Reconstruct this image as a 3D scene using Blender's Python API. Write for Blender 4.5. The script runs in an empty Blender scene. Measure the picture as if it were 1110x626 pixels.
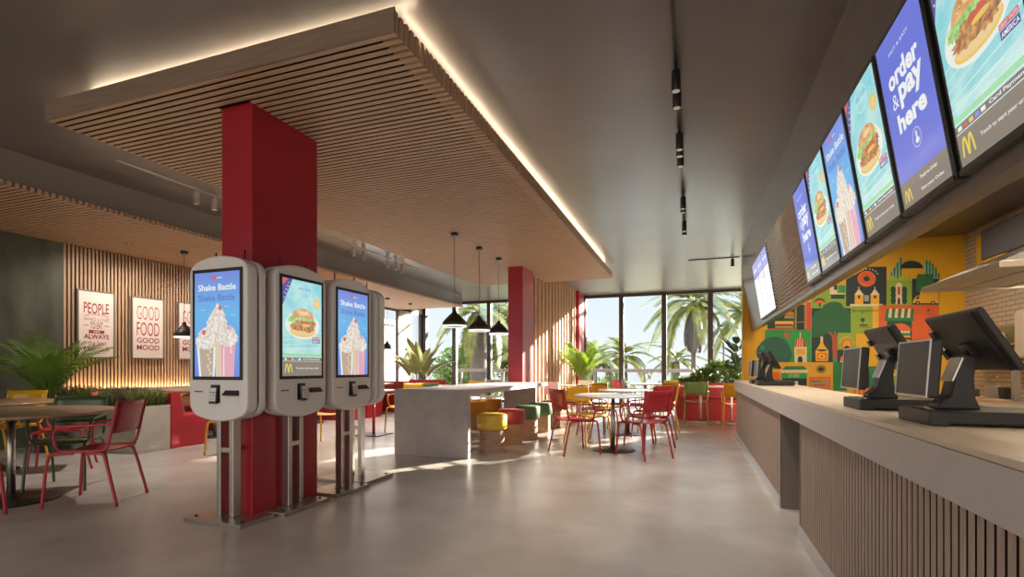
import bpy, math, random
from mathutils import Matrix, Vector
SC = bpy.context.scene
COL = SC.collection
R = math.radians
PI = math.pi
random.seed(7)

# ------------------------------------------------------------------ materials
def new_mat(name):
    m = bpy.data.materials.new(name); m.use_nodes = True
    nt = m.node_tree
    return m, nt, nt.nodes['Principled BSDF'], nt.nodes['Material Output']

def srgb(h):
    h = h.lstrip('#')
    c = [int(h[i:i+2], 16) / 255 for i in (0, 2, 4)]
    return tuple(x / 12.92 if x <= .04045 else ((x + .055) / 1.055) ** 2.4 for x in c) + (1,)

def col4(c): return srgb(c) if isinstance(c, str) else tuple(c) + (1,)

def plain(name, c, rough=.5, metal=0, var=.0, scale=6, bump=0, bscale=40, stretch=None, spec=.5, coat=0):
    """solid colour with an optional noise variation and bump"""
    m, nt, b, o = new_mat(name)
    c = col4(c)
    b.inputs['Base Color'].default_value = c
    b.inputs['Roughness'].default_value = rough
    b.inputs['Metallic'].default_value = metal
    b.inputs['Specular IOR Level'].default_value = spec
    b.inputs['Coat Weight'].default_value = coat
    if var or bump:
        tc = nt.nodes.new('ShaderNodeTexCoord'); mp = nt.nodes.new('ShaderNodeMapping')
        nt.links.new(tc.outputs['Object'], mp.inputs['Vector'])
        if stretch: mp.inputs['Scale'].default_value = stretch
    if var:
        n = nt.nodes.new('ShaderNodeTexNoise'); n.inputs['Scale'].default_value = scale; n.inputs['Detail'].default_value = 6
        nt.links.new(mp.outputs[0], n.inputs['Vector'])
        r = nt.nodes.new('ShaderNodeValToRGB')
        r.color_ramp.elements[0].position = .3; r.color_ramp.elements[1].position = .7
        r.color_ramp.elements[0].color = tuple(max(0, x * (1 - var)) for x in c[:3]) + (1,)
        r.color_ramp.elements[1].color = tuple(min(1, x * (1 + var)) for x in c[:3]) + (1,)
        nt.links.new(n.outputs['Fac'], r.inputs[0]); nt.links.new(r.outputs[0], b.inputs['Base Color'])
    if bump:
        n2 = nt.nodes.new('ShaderNodeTexNoise'); n2.inputs['Scale'].default_value = bscale; n2.inputs['Detail'].default_value = 4
        nt.links.new(mp.outputs[0], n2.inputs['Vector'])
        bp = nt.nodes.new('ShaderNodeBump'); bp.inputs['Strength'].default_value = bump; bp.inputs['Distance'].default_value = .02
        nt.links.new(n2.outputs['Fac'], bp.inputs['Height']); nt.links.new(bp.outputs[0], b.inputs['Normal'])
    return m

def brick_mat(name, c1, c2, mortar):
    m, nt, b, o = new_mat(name)
    tc = nt.nodes.new('ShaderNodeTexCoord'); mp = nt.nodes.new('ShaderNodeMapping')
    mp.inputs['Rotation'].default_value = (0, 0, 0)
    sx = nt.nodes.new('ShaderNodeSeparateXYZ'); cx = nt.nodes.new('ShaderNodeCombineXYZ')
    nt.links.new(tc.outputs['Object'], sx.inputs[0])
    nt.links.new(sx.outputs['Y'], cx.inputs['X']); nt.links.new(sx.outputs['Z'], cx.inputs['Y'])
    br = nt.nodes.new('ShaderNodeTexBrick'); br.inputs['Scale'].default_value = 1
    br.inputs['Color1'].default_value = col4(c1); br.inputs['Color2'].default_value = col4(c2); br.inputs['Mortar'].default_value = col4(mortar)
    br.inputs['Brick Width'].default_value = .22; br.inputs['Row Height'].default_value = .07; br.inputs['Mortar Size'].default_value = .007
    nt.links.new(cx.outputs[0], br.inputs['Vector']); nt.links.new(br.outputs['Color'], b.inputs['Base Color'])
    bp = nt.nodes.new('ShaderNodeBump'); bp.inputs['Strength'].default_value = .6; bp.inputs['Distance'].default_value = .01; bp.invert = True
    nt.links.new(br.outputs['Fac'], bp.inputs['Height']); nt.links.new(bp.outputs[0], b.inputs['Normal'])
    b.inputs['Roughness'].default_value = .45
    return m

def glass_mat():
    m, nt, b, o = new_mat('window_glass')
    nt.nodes.remove(b)
    t = nt.nodes.new('ShaderNodeBsdfTransparent'); t.inputs[0].default_value = (.95, .97, .97, 1)
    g = nt.nodes.new('ShaderNodeBsdfGlossy'); g.inputs['Roughness'].default_value = .02
    f = nt.nodes.new('ShaderNodeFresnel'); f.inputs[0].default_value = 1.12
    mx = nt.nodes.new('ShaderNodeMixShader')
    nt.links.new(f.outputs[0], mx.inputs[0]); nt.links.new(t.outputs[0], mx.inputs[1]); nt.links.new(g.outputs[0], mx.inputs[2])
    nt.links.new(mx.outputs[0], o.inputs[0])
    return m

def emit_mat(name, c, s=1.0, c2=None, noise=0, gloss=True, mid=None):
    """a lit screen pixel area: emission (optionally a vertical gradient of the picture shown, or speckle) under glass"""
    m, nt, b, o = new_mat(name)
    b.inputs['Base Color'].default_value = (.01, .01, .01, 1)
    b.inputs['Roughness'].default_value = .13 if gloss else .6
    b.inputs['Specular IOR Level'].default_value = .8 if gloss else .2
    b.inputs['Emission Strength'].default_value = s
    b.inputs['Emission Color'].default_value = col4(c)
    if c2 is not None:
        tc = nt.nodes.new('ShaderNodeTexCoord'); sx = nt.nodes.new('ShaderNodeSeparateXYZ'); r = nt.nodes.new('ShaderNodeValToRGB')
        nt.links.new(tc.outputs['Generated'], sx.inputs[0])
        r.color_ramp.elements[0].color = col4(c); r.color_ramp.elements[1].color = col4(c2)
        if mid: r.color_ramp.elements.new(.6).color = col4(mid)
        if noise:
            n = nt.nodes.new('ShaderNodeTexNoise'); n.inputs['Scale'].default_value = noise; n.inputs['Detail'].default_value = 3
            tc2 = nt.nodes.new('ShaderNodeTexCoord'); nt.links.new(tc2.outputs['Object'], n.inputs['Vector'])
            r.color_ramp.elements[0].position = .35; r.color_ramp.elements[1].position = .65
            nt.links.new(n.outputs['Fac'], r.inputs[0])
        else:
            nt.links.new(sx.outputs['Z'], r.inputs[0])
        nt.links.new(r.outputs[0], b.inputs['Emission Color'])
    return m

def leaf_mat(name, c, c2, trans=.35):
    m, nt, b, o = new_mat(name)
    tc = nt.nodes.new('ShaderNodeTexCoord'); n = nt.nodes.new('ShaderNodeTexNoise'); n.inputs['Scale'].default_value = 2.5
    nt.links.new(tc.outputs['Object'], n.inputs['Vector'])
    r = nt.nodes.new('ShaderNodeValToRGB'); r.color_ramp.elements[0].position = .35; r.color_ramp.elements[1].position = .65
    r.color_ramp.elements[0].color = col4(c); r.color_ramp.elements[1].color = col4(c2)
    nt.links.new(n.outputs['Fac'], r.inputs[0]); nt.links.new(r.outputs[0], b.inputs['Base Color'])
    b.inputs['Roughness'].default_value = .45
    t = nt.nodes.new('ShaderNodeBsdfTranslucent'); nt.links.new(r.outputs[0], t.inputs[0])
    mx = nt.nodes.new('ShaderNodeMixShader'); mx.inputs[0].default_value = trans
    nt.links.new(b.outputs[0], mx.inputs[1]); nt.links.new(t.outputs[0], mx.inputs[2]); nt.links.new(mx.outputs[0], o.inputs[0])
    return m

M = {}
M['floor'] = plain('polished_concrete', (.37, .325, .285), .27, var=.16, scale=1.6, bump=.04, bscale=3, spec=.5)
M['ceiling'] = plain('ceiling_paint', (.130, .108, .099), .30, var=.10, scale=.8, bump=.25, bscale=1.3)
M['bulkhead'] = plain('bulkhead_paint', (.15, .125, .108), .24)
M['concrete'] = plain('concrete_panel', (.385, .338, .318), .42, var=.10, scale=5, bump=.08, bscale=30)
M['recess_brown'] = plain('recess_brown', (.19, .155, .125), .6)
M['concrete_light'] = plain('concrete_planter', (.40, .36, .30), .6, var=.07, scale=6, bump=.05)
M['green_plaster'] = plain('green_plaster', (.082, .087, .062), .7, var=.40, scale=2.2, bump=.1, bscale=8, stretch=(1, 1.6, .5))
M['plaster'] = plain('plaster', (.5, .46, .41), .7)
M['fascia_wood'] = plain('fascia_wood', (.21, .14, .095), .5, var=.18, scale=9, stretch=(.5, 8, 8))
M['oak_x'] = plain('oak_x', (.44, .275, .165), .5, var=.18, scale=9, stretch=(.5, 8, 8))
M['oak_y'] = plain('oak_y', (.50, .31, .175), .5, var=.18, scale=9, stretch=(8, .5, 8))
M['oak_z'] = plain('oak_z', (.46, .30, .19), .5, var=.2, scale=9, stretch=(8, 8, .5))
M['rib_wood'] = plain('rib_wood', (.50, .40, .32), .26, var=.1, scale=6, stretch=(1, 1, 8))
M['gap_shade'] = plain('dark_gap_shade', (.016, .011, .009), .95, spec=.1)  # near-black backing colour, stands for the shade between slats
M['walnut_z'] = plain('walnut_z', (.40, .295, .225), .5, var=.14, scale=9, stretch=(8, 8, .5))
M['dark_wood'] = plain('dark_wood', (.055, .035, .025), .6, var=.2)
M['table_wood'] = plain('table_wood', (.36, .22, .13), .3, var=.2, scale=7, stretch=(8, .6, 8))
M['white_top'] = plain('white_laminate', (.80, .77, .72), .25, var=.03)
M['red_paint'] = plain('red_column_paint', (.33, .014, .022), .3, var=.05, scale=3)
M['red_metal'] = plain('red_chair_paint', (.37, .022, .03), .28)
M['yellow_metal'] = plain('yellow_chair_paint', (.66, .36, .012), .3)
M['green_metal'] = plain('green_chair_paint', (.048, .088, .030), .32)
M['olive_metal'] = plain('light_green_chair_paint', (.20, .33, .12), .32)
M['red_vinyl'] = plain('red_vinyl', (.36, .018, .026), .42, var=.05)
M['steel'] = plain('brushed_steel', (.52, .49, .45), .32, 1, var=.05, scale=20, stretch=(1, 1, .1))
M['steel_plate'] = plain('satin_steel_plate', (.42, .38, .33), .3, .9)
M['track_grey'] = plain('track_grey', (.30, .27, .25), .45)
M['dark_metal'] = plain('dark_metal', (.05, .045, .042), .35, .7)
M['kiosk'] = plain('kiosk_shell', (.70, .655, .61), .34)
M['black'] = plain('black_plastic', (.018, .017, .017), .35)
M['pos_black'] = plain('charcoal_plastic', (.034, .030, .028), .42, spec=.3)
M['pos_screen'] = plain('dark_screen_glass', (.045, .041, .041), .35, spec=.12)
M['silver'] = plain('silver_bezel', (.62, .60, .57), .4)
M['white'] = plain('white_paint', (.78, .76, .73), .5)
M['keypad'] = plain('keypad_grey', (.62, .61, .60), .5)
M['counter'] = plain('counter_stone', (.66, .54, .40), .38, var=.05, scale=3)
M['apron'] = plain('counter_apron_stone', (.52, .475, .445), .45, var=.04, scale=12)
M['plinth'] = plain('aluminium_plinth', (.62, .62, .62), .28, .6)
M['stool_wood'] = plain('stool_wood', (.36, .215, .13), .55, var=.25, scale=7, stretch=(1, 1, 9))
M['stool_yellow'] = plain('stool_yellow_vinyl', (.62, .39, .03), .4)
M['stool_orange'] = plain('stool_orange_vinyl', (.60, .25, .012), .4)
M['stool_red'] = plain('stool_red_vinyl', (.35, .035, .045), .4)
M['stool_green'] = plain('stool_green_vinyl', (.075, .145, .065), .4)
M['stool_brown'] = plain('stool_brown_vinyl', (.26, .10, .06), .4)
M['frame'] = plain('window_frame_bronze', (.045, .036, .033), .4, .3)
M['glass'] = glass_mat()
M['poster'] = plain('poster_paper', (.80, .70, .645), .6)
M['poster_ink'] = plain('poster_ink', (.30, .035, .05), .6)
M['poster_frame'] = plain('poster_frame', (.18, .16, .145), .45)
M['pendant'] = plain('pendant_black', (.028, .022, .02), .38)
M['soil'] = plain('soil', (.03, .02, .013), .9, var=.4, scale=30)
M['pot'] = plain('dark_pot', (.035, .03, .028), .6)
M['pot_white'] = plain('pale_pot', (.55, .5, .44), .6)
M['leaf'] = leaf_mat('palm_leaf', (.07, .19, .018), (.20, .36, .04), .3)
M['leaf_bright'] = leaf_mat('bright_palm_leaf', (.14, .26, .015), (.26, .36, .03), .4)
M['leaf_coco'] = leaf_mat('coconut_leaf', (.035, .066, .010), (.17, .15, .016), .25)
M['leaf_dead'] = leaf_mat('dry_palm_leaf', (.05, .042, .040), (.085, .070, .068), .1)
M['leaf_rubber'] = leaf_mat('rubber_leaf', (.02, .035, .018), (.04, .06, .03), .1)
M['leaf_banana'] = leaf_mat('banana_leaf', (.30, .33, .13), (.46, .46, .20), .35)
M['leaf_shrub'] = leaf_mat('shrub_leaf', (.065, .125, .02), (.16, .22, .045), .25)
M['grass'] = leaf_mat('grass_blades', (.11, .17, .025), (.22, .27, .045), .3)
M['heather'] = leaf_mat('heather', (.14, .07, .08), (.20, .11, .12), .3)
M['trunk'] = plain('palm_trunk', (.075, .06, .052), .9, var=.35, scale=3, stretch=(1, 1, 14))
M['stem'] = plain('green_stem', (.22, .24, .07), .6)
M['brick'] = brick_mat('kitchen_brick', (.50, .42, .34), (.44, .37, .30), (.20, .16, .13))
M['cream_panel'] = plain('cream_panel', (.55, .47, .39), .5)
M['olive_panel'] = plain('olive_panel', (.22, .20, .09), .6)
M['hood'] = plain('hood_steel', (.50, .43, .34), .38, .35)
M['hood_dark'] = plain('hood_dark_steel', (.035, .03, .028), .45, .3)
M['duct_blue'] = plain('duct_blue_grey', (.10, .11, .15), .5)
M['yellow_wall'] = plain('yellow_wall_paint', (.72, .40, .012), .55)
M['board'] = plain('chopping_board_wood', (.55, .32, .16), .5, var=.15, scale=6, stretch=(1, 8, 8))
M['grass_ground'] = plain('dry_lawn', (.42, .38, .24), .95, var=.35, scale=1.2)
M['terrace'] = plain('terrace_paving', (.66, .60, .54), .7, var=.1)
M['rail'] = plain('timber_rail', (.14, .10, .085), .6, var=.15)
M['building'] = plain('pale_render', (.42, .32, .26), .8)
M['lamp_glow'] = emit_mat('lamp_diffuser', (1, .92, .82), 1.3, gloss=False)
M['led'] = emit_mat('led_strip', (1, .78, .52), 42, gloss=False)
M['led_low'] = emit_mat('led_strip_low', (1, .70, .38), 60, gloss=False)
M['panel_light'] = emit_mat('kitchen_ceiling_light', (1, .80, .57), 38.0, gloss=False)

# screen picture colours
SCR = ['blue', 'blue2', 'shakebg', 'burgerbg', 'grey', 'greyline', 'white', 'yellow', 'red', 'cream', 'choc', 'vanilla', 'pink', 'bun', 'bunlight', 'lettuce',
       'chicken', 'sauce', 'green', 'mint', 'navy', 'dblue', 'lilac', 'plate', 'tomato']
def scr_mats(k, haze):
    def mixw(c):
        c = col4(c)[:3]
        return tuple(x * (1 - haze) + .62 * haze for x in c)
    d = {'blue': '#5468d6', 'blue2': '#6f86e8', 'grey': '#7b7264', 'greyline': '#5d5a58', 'white': '#eef0f0', 'yellow': '#e3cf3a', 'red': '#d8505e', 'choc': '#b79f8c',
         'vanilla': '#d9c7a4', 'pink': '#e2a0b4', 'bun': '#d59a4e', 'bunlight': '#ecc98c', 'lettuce': '#8cc85a', 'chicken': '#a8632f', 'sauce': '#e8c24a',
         'green': '#8fd8a0', 'mint': '#bfe6dc', 'navy': '#3a3a92', 'dblue': '#4a6cc4', 'lilac': '#8c8fe0', 'plate': '#e8eee6', 'tomato': '#cf4a34'}
    out = []
    for n in SCR:
        nm = 'screen_%s%s' % (n, k)
        if n == 'shakebg': out.append(emit_mat(nm, mixw('#5a7ee0'), 1, mixw('#6880da'), mid=mixw('#58b2ea')))
        elif n == 'burgerbg': out.append(emit_mat(nm, mixw('#b4e4e2'), 1, mixw('#7fd0da'), noise=7))
        elif n == 'cream': out.append(emit_mat(nm, mixw('#cfc0ae'), 1, mixw('#f3eee6'), noise=45))
        elif n == 'chicken': out.append(emit_mat(nm, mixw('#8c4a22'), 1, mixw('#d8a050'), noise=40))
        elif n == 'lettuce': out.append(emit_mat(nm, mixw('#6cb648'), 1, mixw('#b8e08a'), noise=40))
        elif n == 'bun': out.append(emit_mat(nm, mixw('#c8863c'), 1, mixw('#e6b874'), noise=18))
        else: out.append(emit_mat(nm, mixw(d[n])))
    return out
SCREEN_MATS = scr_mats('', .10)
SI = {n: i for i, n in enumerate(SCR)}

# ------------------------------------------------------------------ mesh builder
class MB:
    def __init__(s): s.v = []; s.f = []; s.mi = []; s.sm = []; s.M = Matrix.Identity(4)
    def add(s, vs, fs, mat=0, smooth=False):
        o = len(s.v)
        s.v += [tuple(s.M @ Vector(p)) for p in vs]
        for f in fs: s.f.append([i + o for i in f]); s.mi.append(mat); s.sm.append(smooth)
        return s
    def box(s, x0, x1, y0, y1, z0, z1, mat=0):
        vs = [(x0, y0, z0), (x1, y0, z0), (x1, y1, z0), (x0, y1, z0), (x0, y0, z1), (x1, y0, z1), (x1, y1, z1), (x0, y1, z1)]
        return s.add(vs, [(3, 2, 1, 0), (4, 5, 6, 7), (0, 1, 5, 4), (1, 2, 6, 5), (2, 3, 7, 6), (3, 0, 4, 7)], mat)
    def prism(s, pts, axis, a, b, mat=0, smooth=False):
        n = len(pts)
        area = sum(pts[i][0] * pts[(i + 1) % n][1] - pts[(i + 1) % n][0] * pts[i][1] for i in range(n))
        if area < 0: pts = pts[::-1]
        def P(p, t):
            return {'x': (t, p[0], p[1]), 'y': (p[0], t, p[1]), 'z': (p[0], p[1], t)}[axis]
        vs = [P(p, a) for p in pts] + [P(p, b) for p in pts]
        flip = (axis == 'y') ^ (b < a)
        caps = [list(range(n))[::-1], list(range(n, 2 * n))]
        side = [(i, (i + 1) % n, (i + 1) % n + n, i + n) for i in range(n)]
        if flip: caps = [c[::-1] for c in caps]; side = [q[::-1] for q in side]
        s.add(vs, caps, mat, False)
        o = len(s.v) - len(vs)
        for q in side: s.f.append([i + o for i in q]); s.mi.append(mat); s.sm.append(smooth)
        return s
    def tube(s, pts, r, n=8, mat=0, caps=True, flat=None, r1=None):
        P = [Vector(p) for p in pts]
        T = []
        for i in range(len(P)):
            a = P[max(i - 1, 0)]; b = P[min(i + 1, len(P) - 1)]
            T.append((b - a).normalized())
        up = Vector((0, 0, 1)) if abs(T[0].z) < .9 else Vector((0, 1, 0))
        nrm = T[0].cross(up).normalized()
        vs = []; fs = []
        for i in range(len(P)):
            if i:
                q = T[i - 1].rotation_difference(T[i]); nrm = (q @ nrm).normalized()
            bn = T[i].cross(nrm).normalized()
            rr = r if r1 is None else r + (r1 - r) * i / (len(P) - 1)
            ra, rb = (rr, rr) if flat is None else (rr, rr * flat)
            for k in range(n):
                a = 2 * PI * k / n
                vs.append(tuple(P[i] + nrm * (ra * math.cos(a)) + bn * (rb * math.sin(a))))
        for i in range(len(P) - 1):
            for k in range(n):
                fs.append((i * n + k, i * n + (k + 1) % n, (i + 1) * n + (k + 1) % n, (i + 1) * n + k))
        s.add(vs, fs, mat, True)
        if caps:
            o = len(s.v) - len(vs)
            s.f.append([o + k for k in range(n)][::-1]); s.mi.append(mat); s.sm.append(False)
            s.f.append([o + (len(P) - 1) * n + k for k in range(n)]); s.mi.append(mat); s.sm.append(False)
        return s
    def lathe(s, prof, n=32, c=(0, 0, 0), mat=0, smooth=True, cap0=True, cap1=True):
        vs = []; fs = []
        for (r, z) in prof:
            for k in range(n):
                a = 2 * PI * k / n
                vs.append((c[0] + r * math.cos(a), c[1] + r * math.sin(a), c[2] + z))
        for i in range(len(prof) - 1):
            for k in range(n):
                fs.append((i * n + k, i * n + (k + 1) % n, (i + 1) * n + (k + 1) % n, (i + 1) * n + k))
        s.add(vs, fs, mat, smooth)
        o = len(s.v) - len(vs)
        if cap0 and prof[0][0] > 1e-6: s.f.append([o + k for k in range(n)][::-1]); s.mi.append(mat); s.sm.append(False)
        if cap1 and prof[-1][0] > 1e-6: s.f.append([o + (len(prof) - 1) * n + k for k in range(n)]); s.mi.append(mat); s.sm.append(False)
        return s
    def poly(s, pts, mat=0): return s.add(pts, [list(range(len(pts)))], mat)
    def sheet(s, grid, th, mat=0):
        """a curved sheet with thickness from a grid of points (rows of equal length)"""
        nr, nc = len(grid), len(grid[0])
        G = [[Vector(p) for p in r] for r in grid]
        def nor(i, j):
            a = G[min(i + 1, nr - 1)][j] - G[max(i - 1, 0)][j]; b = G[i][min(j + 1, nc - 1)] - G[i][max(j - 1, 0)]
            return a.cross(b).normalized()
        top = [tuple(G[i][j] + nor(i, j) * th / 2) for i in range(nr) for j in range(nc)]
        bot = [tuple(G[i][j] - nor(i, j) * th / 2) for i in range(nr) for j in range(nc)]
        N = nr * nc; fs = []
        for i in range(nr - 1):
            for j in range(nc - 1):
                a, b, c, d = i * nc + j, i * nc + j + 1, (i + 1) * nc + j + 1, (i + 1) * nc + j
                fs.append((d, c, b, a)); fs.append((a + N, b + N, c + N, d + N))
        for j in range(nc - 1):
            a, b = j, j + 1; fs.append((a, b, b + N, a + N)); a, b = (nr - 1) * nc + j, (nr - 1) * nc + j + 1; fs.append((b, a, a + N, b + N))
        for i in range(nr - 1):
            a, b = i * nc, (i + 1) * nc; fs.append((b, a, a + N, b + N)); a, b = i * nc + nc - 1, (i + 1) * nc + nc - 1; fs.append((a, b, b + N, a + N))
        return s.add(top + bot, fs, mat, True)
    def build(s, name, mats, parent=None, bevel=0, seg=2, angle=35):
        me = bpy.data.meshes.new(name)
        me.from_pydata(s.v, [], s.f); me.update()
        mats = mats if isinstance(mats, (list, tuple)) else [mats]
        for m in mats: me.materials.append(M[m] if isinstance(m, str) else m)
        me.polygons.foreach_set('material_index', s.mi); me.polygons.foreach_set('use_smooth', s.sm)
        o = bpy.data.objects.new(name, me); COL.objects.link(o)
        if parent: o.parent = parent
        if bevel:
            b = o.modifiers.new('bevel', 'BEVEL'); b.width = bevel; b.segments = seg; b.limit_method = 'ANGLE'; b.angle_limit = R(angle)
        return o

def tag(o, label, cat, group=None, kind=None):
    if label: o['label'] = label
    if cat: o['category'] = cat
    if group: o['group'] = group
    if kind: o['kind'] = kind
    return o
def thing(name, label, cat, loc=(0, 0, 0), rz=0, group=None):
    o = bpy.data.objects.new(name, None); COL.objects.link(o)
    o.empty_display_size = .1
    o.location = loc; o.rotation_euler = (0, 0, rz)
    return tag(o, label, cat, group)
def struct(name, mb, mats, parent=None, bevel=0):
    o = mb.build(name, mats, parent, bevel)
    if parent is None: o['kind'] = 'structure'
    return o
def copy_tree(o, parent=None):
    c = o.copy(); COL.objects.link(c)
    if parent: c.parent = parent
    for ch in list(o.children): copy_tree(ch, c)
    return c
def dup(o, loc, rz=0, label=None, group=None):
    c = copy_tree(o); c.location = loc; c.rotation_euler = (0, 0, rz)
    if label: c['label'] = label
    if group: c['group'] = group
    return c
def smooth_path(pts, it=2):
    P = [Vector(p) for p in pts]
    for _ in range(it):
        Q = [P[0]]
        for a, b in zip(P[:-1], P[1:]): Q += [a * .75 + b * .25, a * .25 + b * .75]
        Q.append(P[-1]); P = Q
    return P

# ------------------------------------------------------------------ lettering
_tc = {}
def text_geo(s, bold=0.0):
    k = (s, bold)
    if k in _tc: return _tc[k]
    cu = bpy.data.curves.new('lettering', 'FONT'); cu.body = s; cu.size = 1; cu.offset = bold; cu.align_x = 'CENTER'; cu.resolution_u = 3
    ob = bpy.data.objects.new('lettering', cu); COL.objects.link(ob)
    bpy.context.view_layer.update()
    dg = bpy.context.evaluated_depsgraph_get()
    me = ob.evaluated_get(dg).to_mesh()
    vs = [(v.co.x, v.co.y) for v in me.vertices]; fs = [list(p.vertices) for p in me.polygons]
    ob.evaluated_get(dg).to_mesh_clear()
    bpy.data.objects.remove(ob); bpy.data.curves.remove(cu)
    if vs:
        x0 = min(v[0] for v in vs); x1 = max(v[0] for v in vs); y0 = min(v[1] for v in vs); y1 = max(v[1] for v in vs)
        vs = [((x - (x0 + x1) / 2) / (x1 - x0), (y - (y0 + y1) / 2) / (y1 - y0)) for x, y in vs]
    _tc[k] = (vs, fs)
    return _tc[k]

class Art:
    """flat layered picture in the local plane x (right), z (up), facing -y"""
    def __init__(s, mb, idx): s.mb = mb; s.idx = idx; s.k = 0; s.y0 = 0; s.step = .0004; s.skew = 0
    def y(s): s.k += 1; return s.y0 - s.step * s.k
    def poly(s, c, pts):
        y = s.y()
        n = len(pts); ar = sum(pts[i][0] * pts[(i + 1) % n][1] - pts[(i + 1) % n][0] * pts[i][1] for i in range(n))
        if ar < 0: pts = pts[::-1]
        s.mb.add([(p[0], y, p[1]) for p in pts], [list(range(n))], s.idx[c])
    def rect(s, c, x0, z0, x1, z1): s.poly(c, [(x0, z0), (x1, z0), (x1, z1), (x0, z1)])
    def ell(s, c, cx, cz, rx, rz, a0=0, a1=360, n=24, wob=0):
        full = a1 - a0 >= 360
        pts = []
        for i in range(n if full else n + 1):
            a = R(a0 + (a1 - a0) * i / n); q = 1 + wob * (1 if i % 2 else -1)
            pts.append((cx + rx * q * math.cos(a), cz + rz * q * math.sin(a)))
        s.poly(c, pts)
    def ring(s, c, cx, cz, r, w, n=28, rx=1):
        y = s.y(); vs = []; fs = []
        for i in range(n):
            a = 2 * PI * i / n
            for q in (r, r - w): vs.append((cx + q * rx * math.cos(a), y, cz + q * math.sin(a)))
        for i in range(n):
            j = (i + 1) % n; fs.append((2 * i + 1, 2 * i, 2 * j, 2 * j + 1))
        s.mb.add(vs, [f[::-1] for f in fs], s.idx[c])
    def stroke(s, c, pts, w):
        y = s.y(); P = [Vector((p[0], p[1])) for p in pts]; vs = []; fs = []
        for i in range(len(P)):
            t = (P[min(i + 1, len(P) - 1)] - P[max(i - 1, 0)]).normalized(); n = Vector((-t.y, t.x)) * w / 2
            vs += [(P[i].x + n.x, y, P[i].y + n.y), (P[i].x - n.x, y, P[i].y - n.y)]
        for i in range(len(P) - 1): fs.append((2 * i + 1, 2 * i + 3, 2 * i + 2, 2 * i))
        s.mb.add(vs, fs, s.idx[c])
    def text(s, c, t, cx, cz, h, w, bold=.0, rot=0, arch=0):
        vs, fs = text_geo(t, bold); y = s.y(); ca, sa = math.cos(rot), math.sin(rot)
        out = []
        for (u, v) in vs:
            a, b = u * w, v * h + arch * (.25 - u * u)
            out.append((cx + a * ca - b * sa, y, cz + a * sa + b * ca))
        s.mb.add(out, fs, s.idx[c])
    def arches(s, c, cx, cz, w, h):
        for sg in (-1, 1):
            pts = []
            for i in range(13):
                t = i / 12; x = cx + sg * w * (.02 + .48 * t) ; u = (t - .5) * 2
                pts.append((x, cz - h / 2 + h * (1 - abs(u) ** 2.3)))
            s.stroke(c, pts, w * .15)
SKY, SKYBACK, SKYUP, SUN, SUNDIR, SPOT, HOODL, EXPO = 1.06, .8, 16.0, 44.0, (.50, .85, .25), 185, 70, 0.0
# ================================================================== THE SETTING
XL, XR, YW, ZC = -8.9, 4.34, 15.8, 3.38
def sbox(name, *a, m='plaster', parent=None):
    return struct(name, MB().box(*a), m, parent)
sbox('floor', XL - .2, 6.7, -3.5, YW + .1, -.12, 0, m='floor')
sbox('ceiling', XL - .2, 6.7, -3.5, YW + .1, ZC, ZC + .15, m='ceiling')
sbox('wall_left_green', XL - .15, XL, -3.5, 4.95, 0, ZC, m='green_plaster')
sbox('wall_left', XL - .15, XL - .03, 4.95, 12.2, 0, ZC, m='gap_shade')
sbox('wall_left_pier', XL - .15, XL, 14.25, 14.95, 0, ZC, m='building')
sbox('wall_mural', .903, 6.65, 10.68, 10.86, 0, ZC, m='plaster')
sbox('wall_mural_paint', .909, XR + .15, 10.66, 10.68, 0, ZC, m='yellow_wall')
sbox('wall_kitchen', XR, XR + .15, -3.5, 10.66, 0, ZC, m='brick')
# dropped ceiling over the booths
sbox('wall_bulkhead_left', -6.74, -6.66, -1.5, 14.2, 3.035, ZC, m='bulkhead')
sbox('ceiling_booth_backing', XL, -6.75, -1.5, 14.2, 3.008, 3.03, m='gap_shade')
mb = MB()
y = .8
while y < 14.2:
    mb.box(XL, -6.62, y, y + .036, 3.0, 3.045); y += .0645
struct('ceiling_booth_slats', mb, 'oak_x')
# slatted cladding on the left wall
mb = MB(); y = 4.96
while y < 12.15:
    mb.box(XL - .03, XL - .014, y, y + .032, .76, 3.0); y += .0555
struct('wall_left_slats', mb, 'oak_z')
mb = MB().box(XL - .03, XL + .16, 4.96, 12.2, 0, .70, 0)
struct('wall_left_wainscot', mb, 'oak_y')
mb = MB().box(XL - .03, XL + .19, 4.96, 12.2, .70, .76, 0).box(XL + .15, XL + .19, 4.96, 12.2, .76, .80, 0)
struct('trim_1', mb, 'white')
mb = MB().box(XL + .02, XL + .045, 5.0, 12.1, .761, .768)
struct('trim_2', mb, 'led_low')
# window wall at the far end (bay by bay) and along the left wall
HEAD = 3.34
xs = [-8.82, -7.67, -6.39, -4.75, -3.2, -2.04, -.79, .49, 1.5, 2.75, 4.0, 5.25, 6.5]
for i in range(len(xs) - 1):
    a, b = xs[i], xs[i + 1]
    mb = MB()
    mb.box(a - .07, a + .07, YW - .09, YW + .06, 0, HEAD)
    mb.box(a + .07, b - .07, YW - .06, YW + .06, HEAD - .04, HEAD)
    mb.box(a + .07, b - .07, YW - .06, YW + .06, 0, .07)
    if i == len(xs) - 2: mb.box(b - .07, b + .07, YW - .09, YW + .06, 0, HEAD)
    w = struct('window_%d' % (i + 1), mb, 'frame')
    MB().box(a + .06, b - .06, YW - .008, YW + .008, .065, HEAD - .035).build('pane', 'glass', w)
sbox('wall_far_lintel', XL - .15, 6.6, YW - .08, YW + .1, HEAD, ZC, m='frame')
sbox('wall_right_far', 6.5, 6.65, 10.86, YW - .1, 0, ZC, m='plaster')
sbox('wall_far_corner', XL - .15, xs[0] - .05, YW - .09, YW + .06, 0, HEAD, m='frame')
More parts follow.
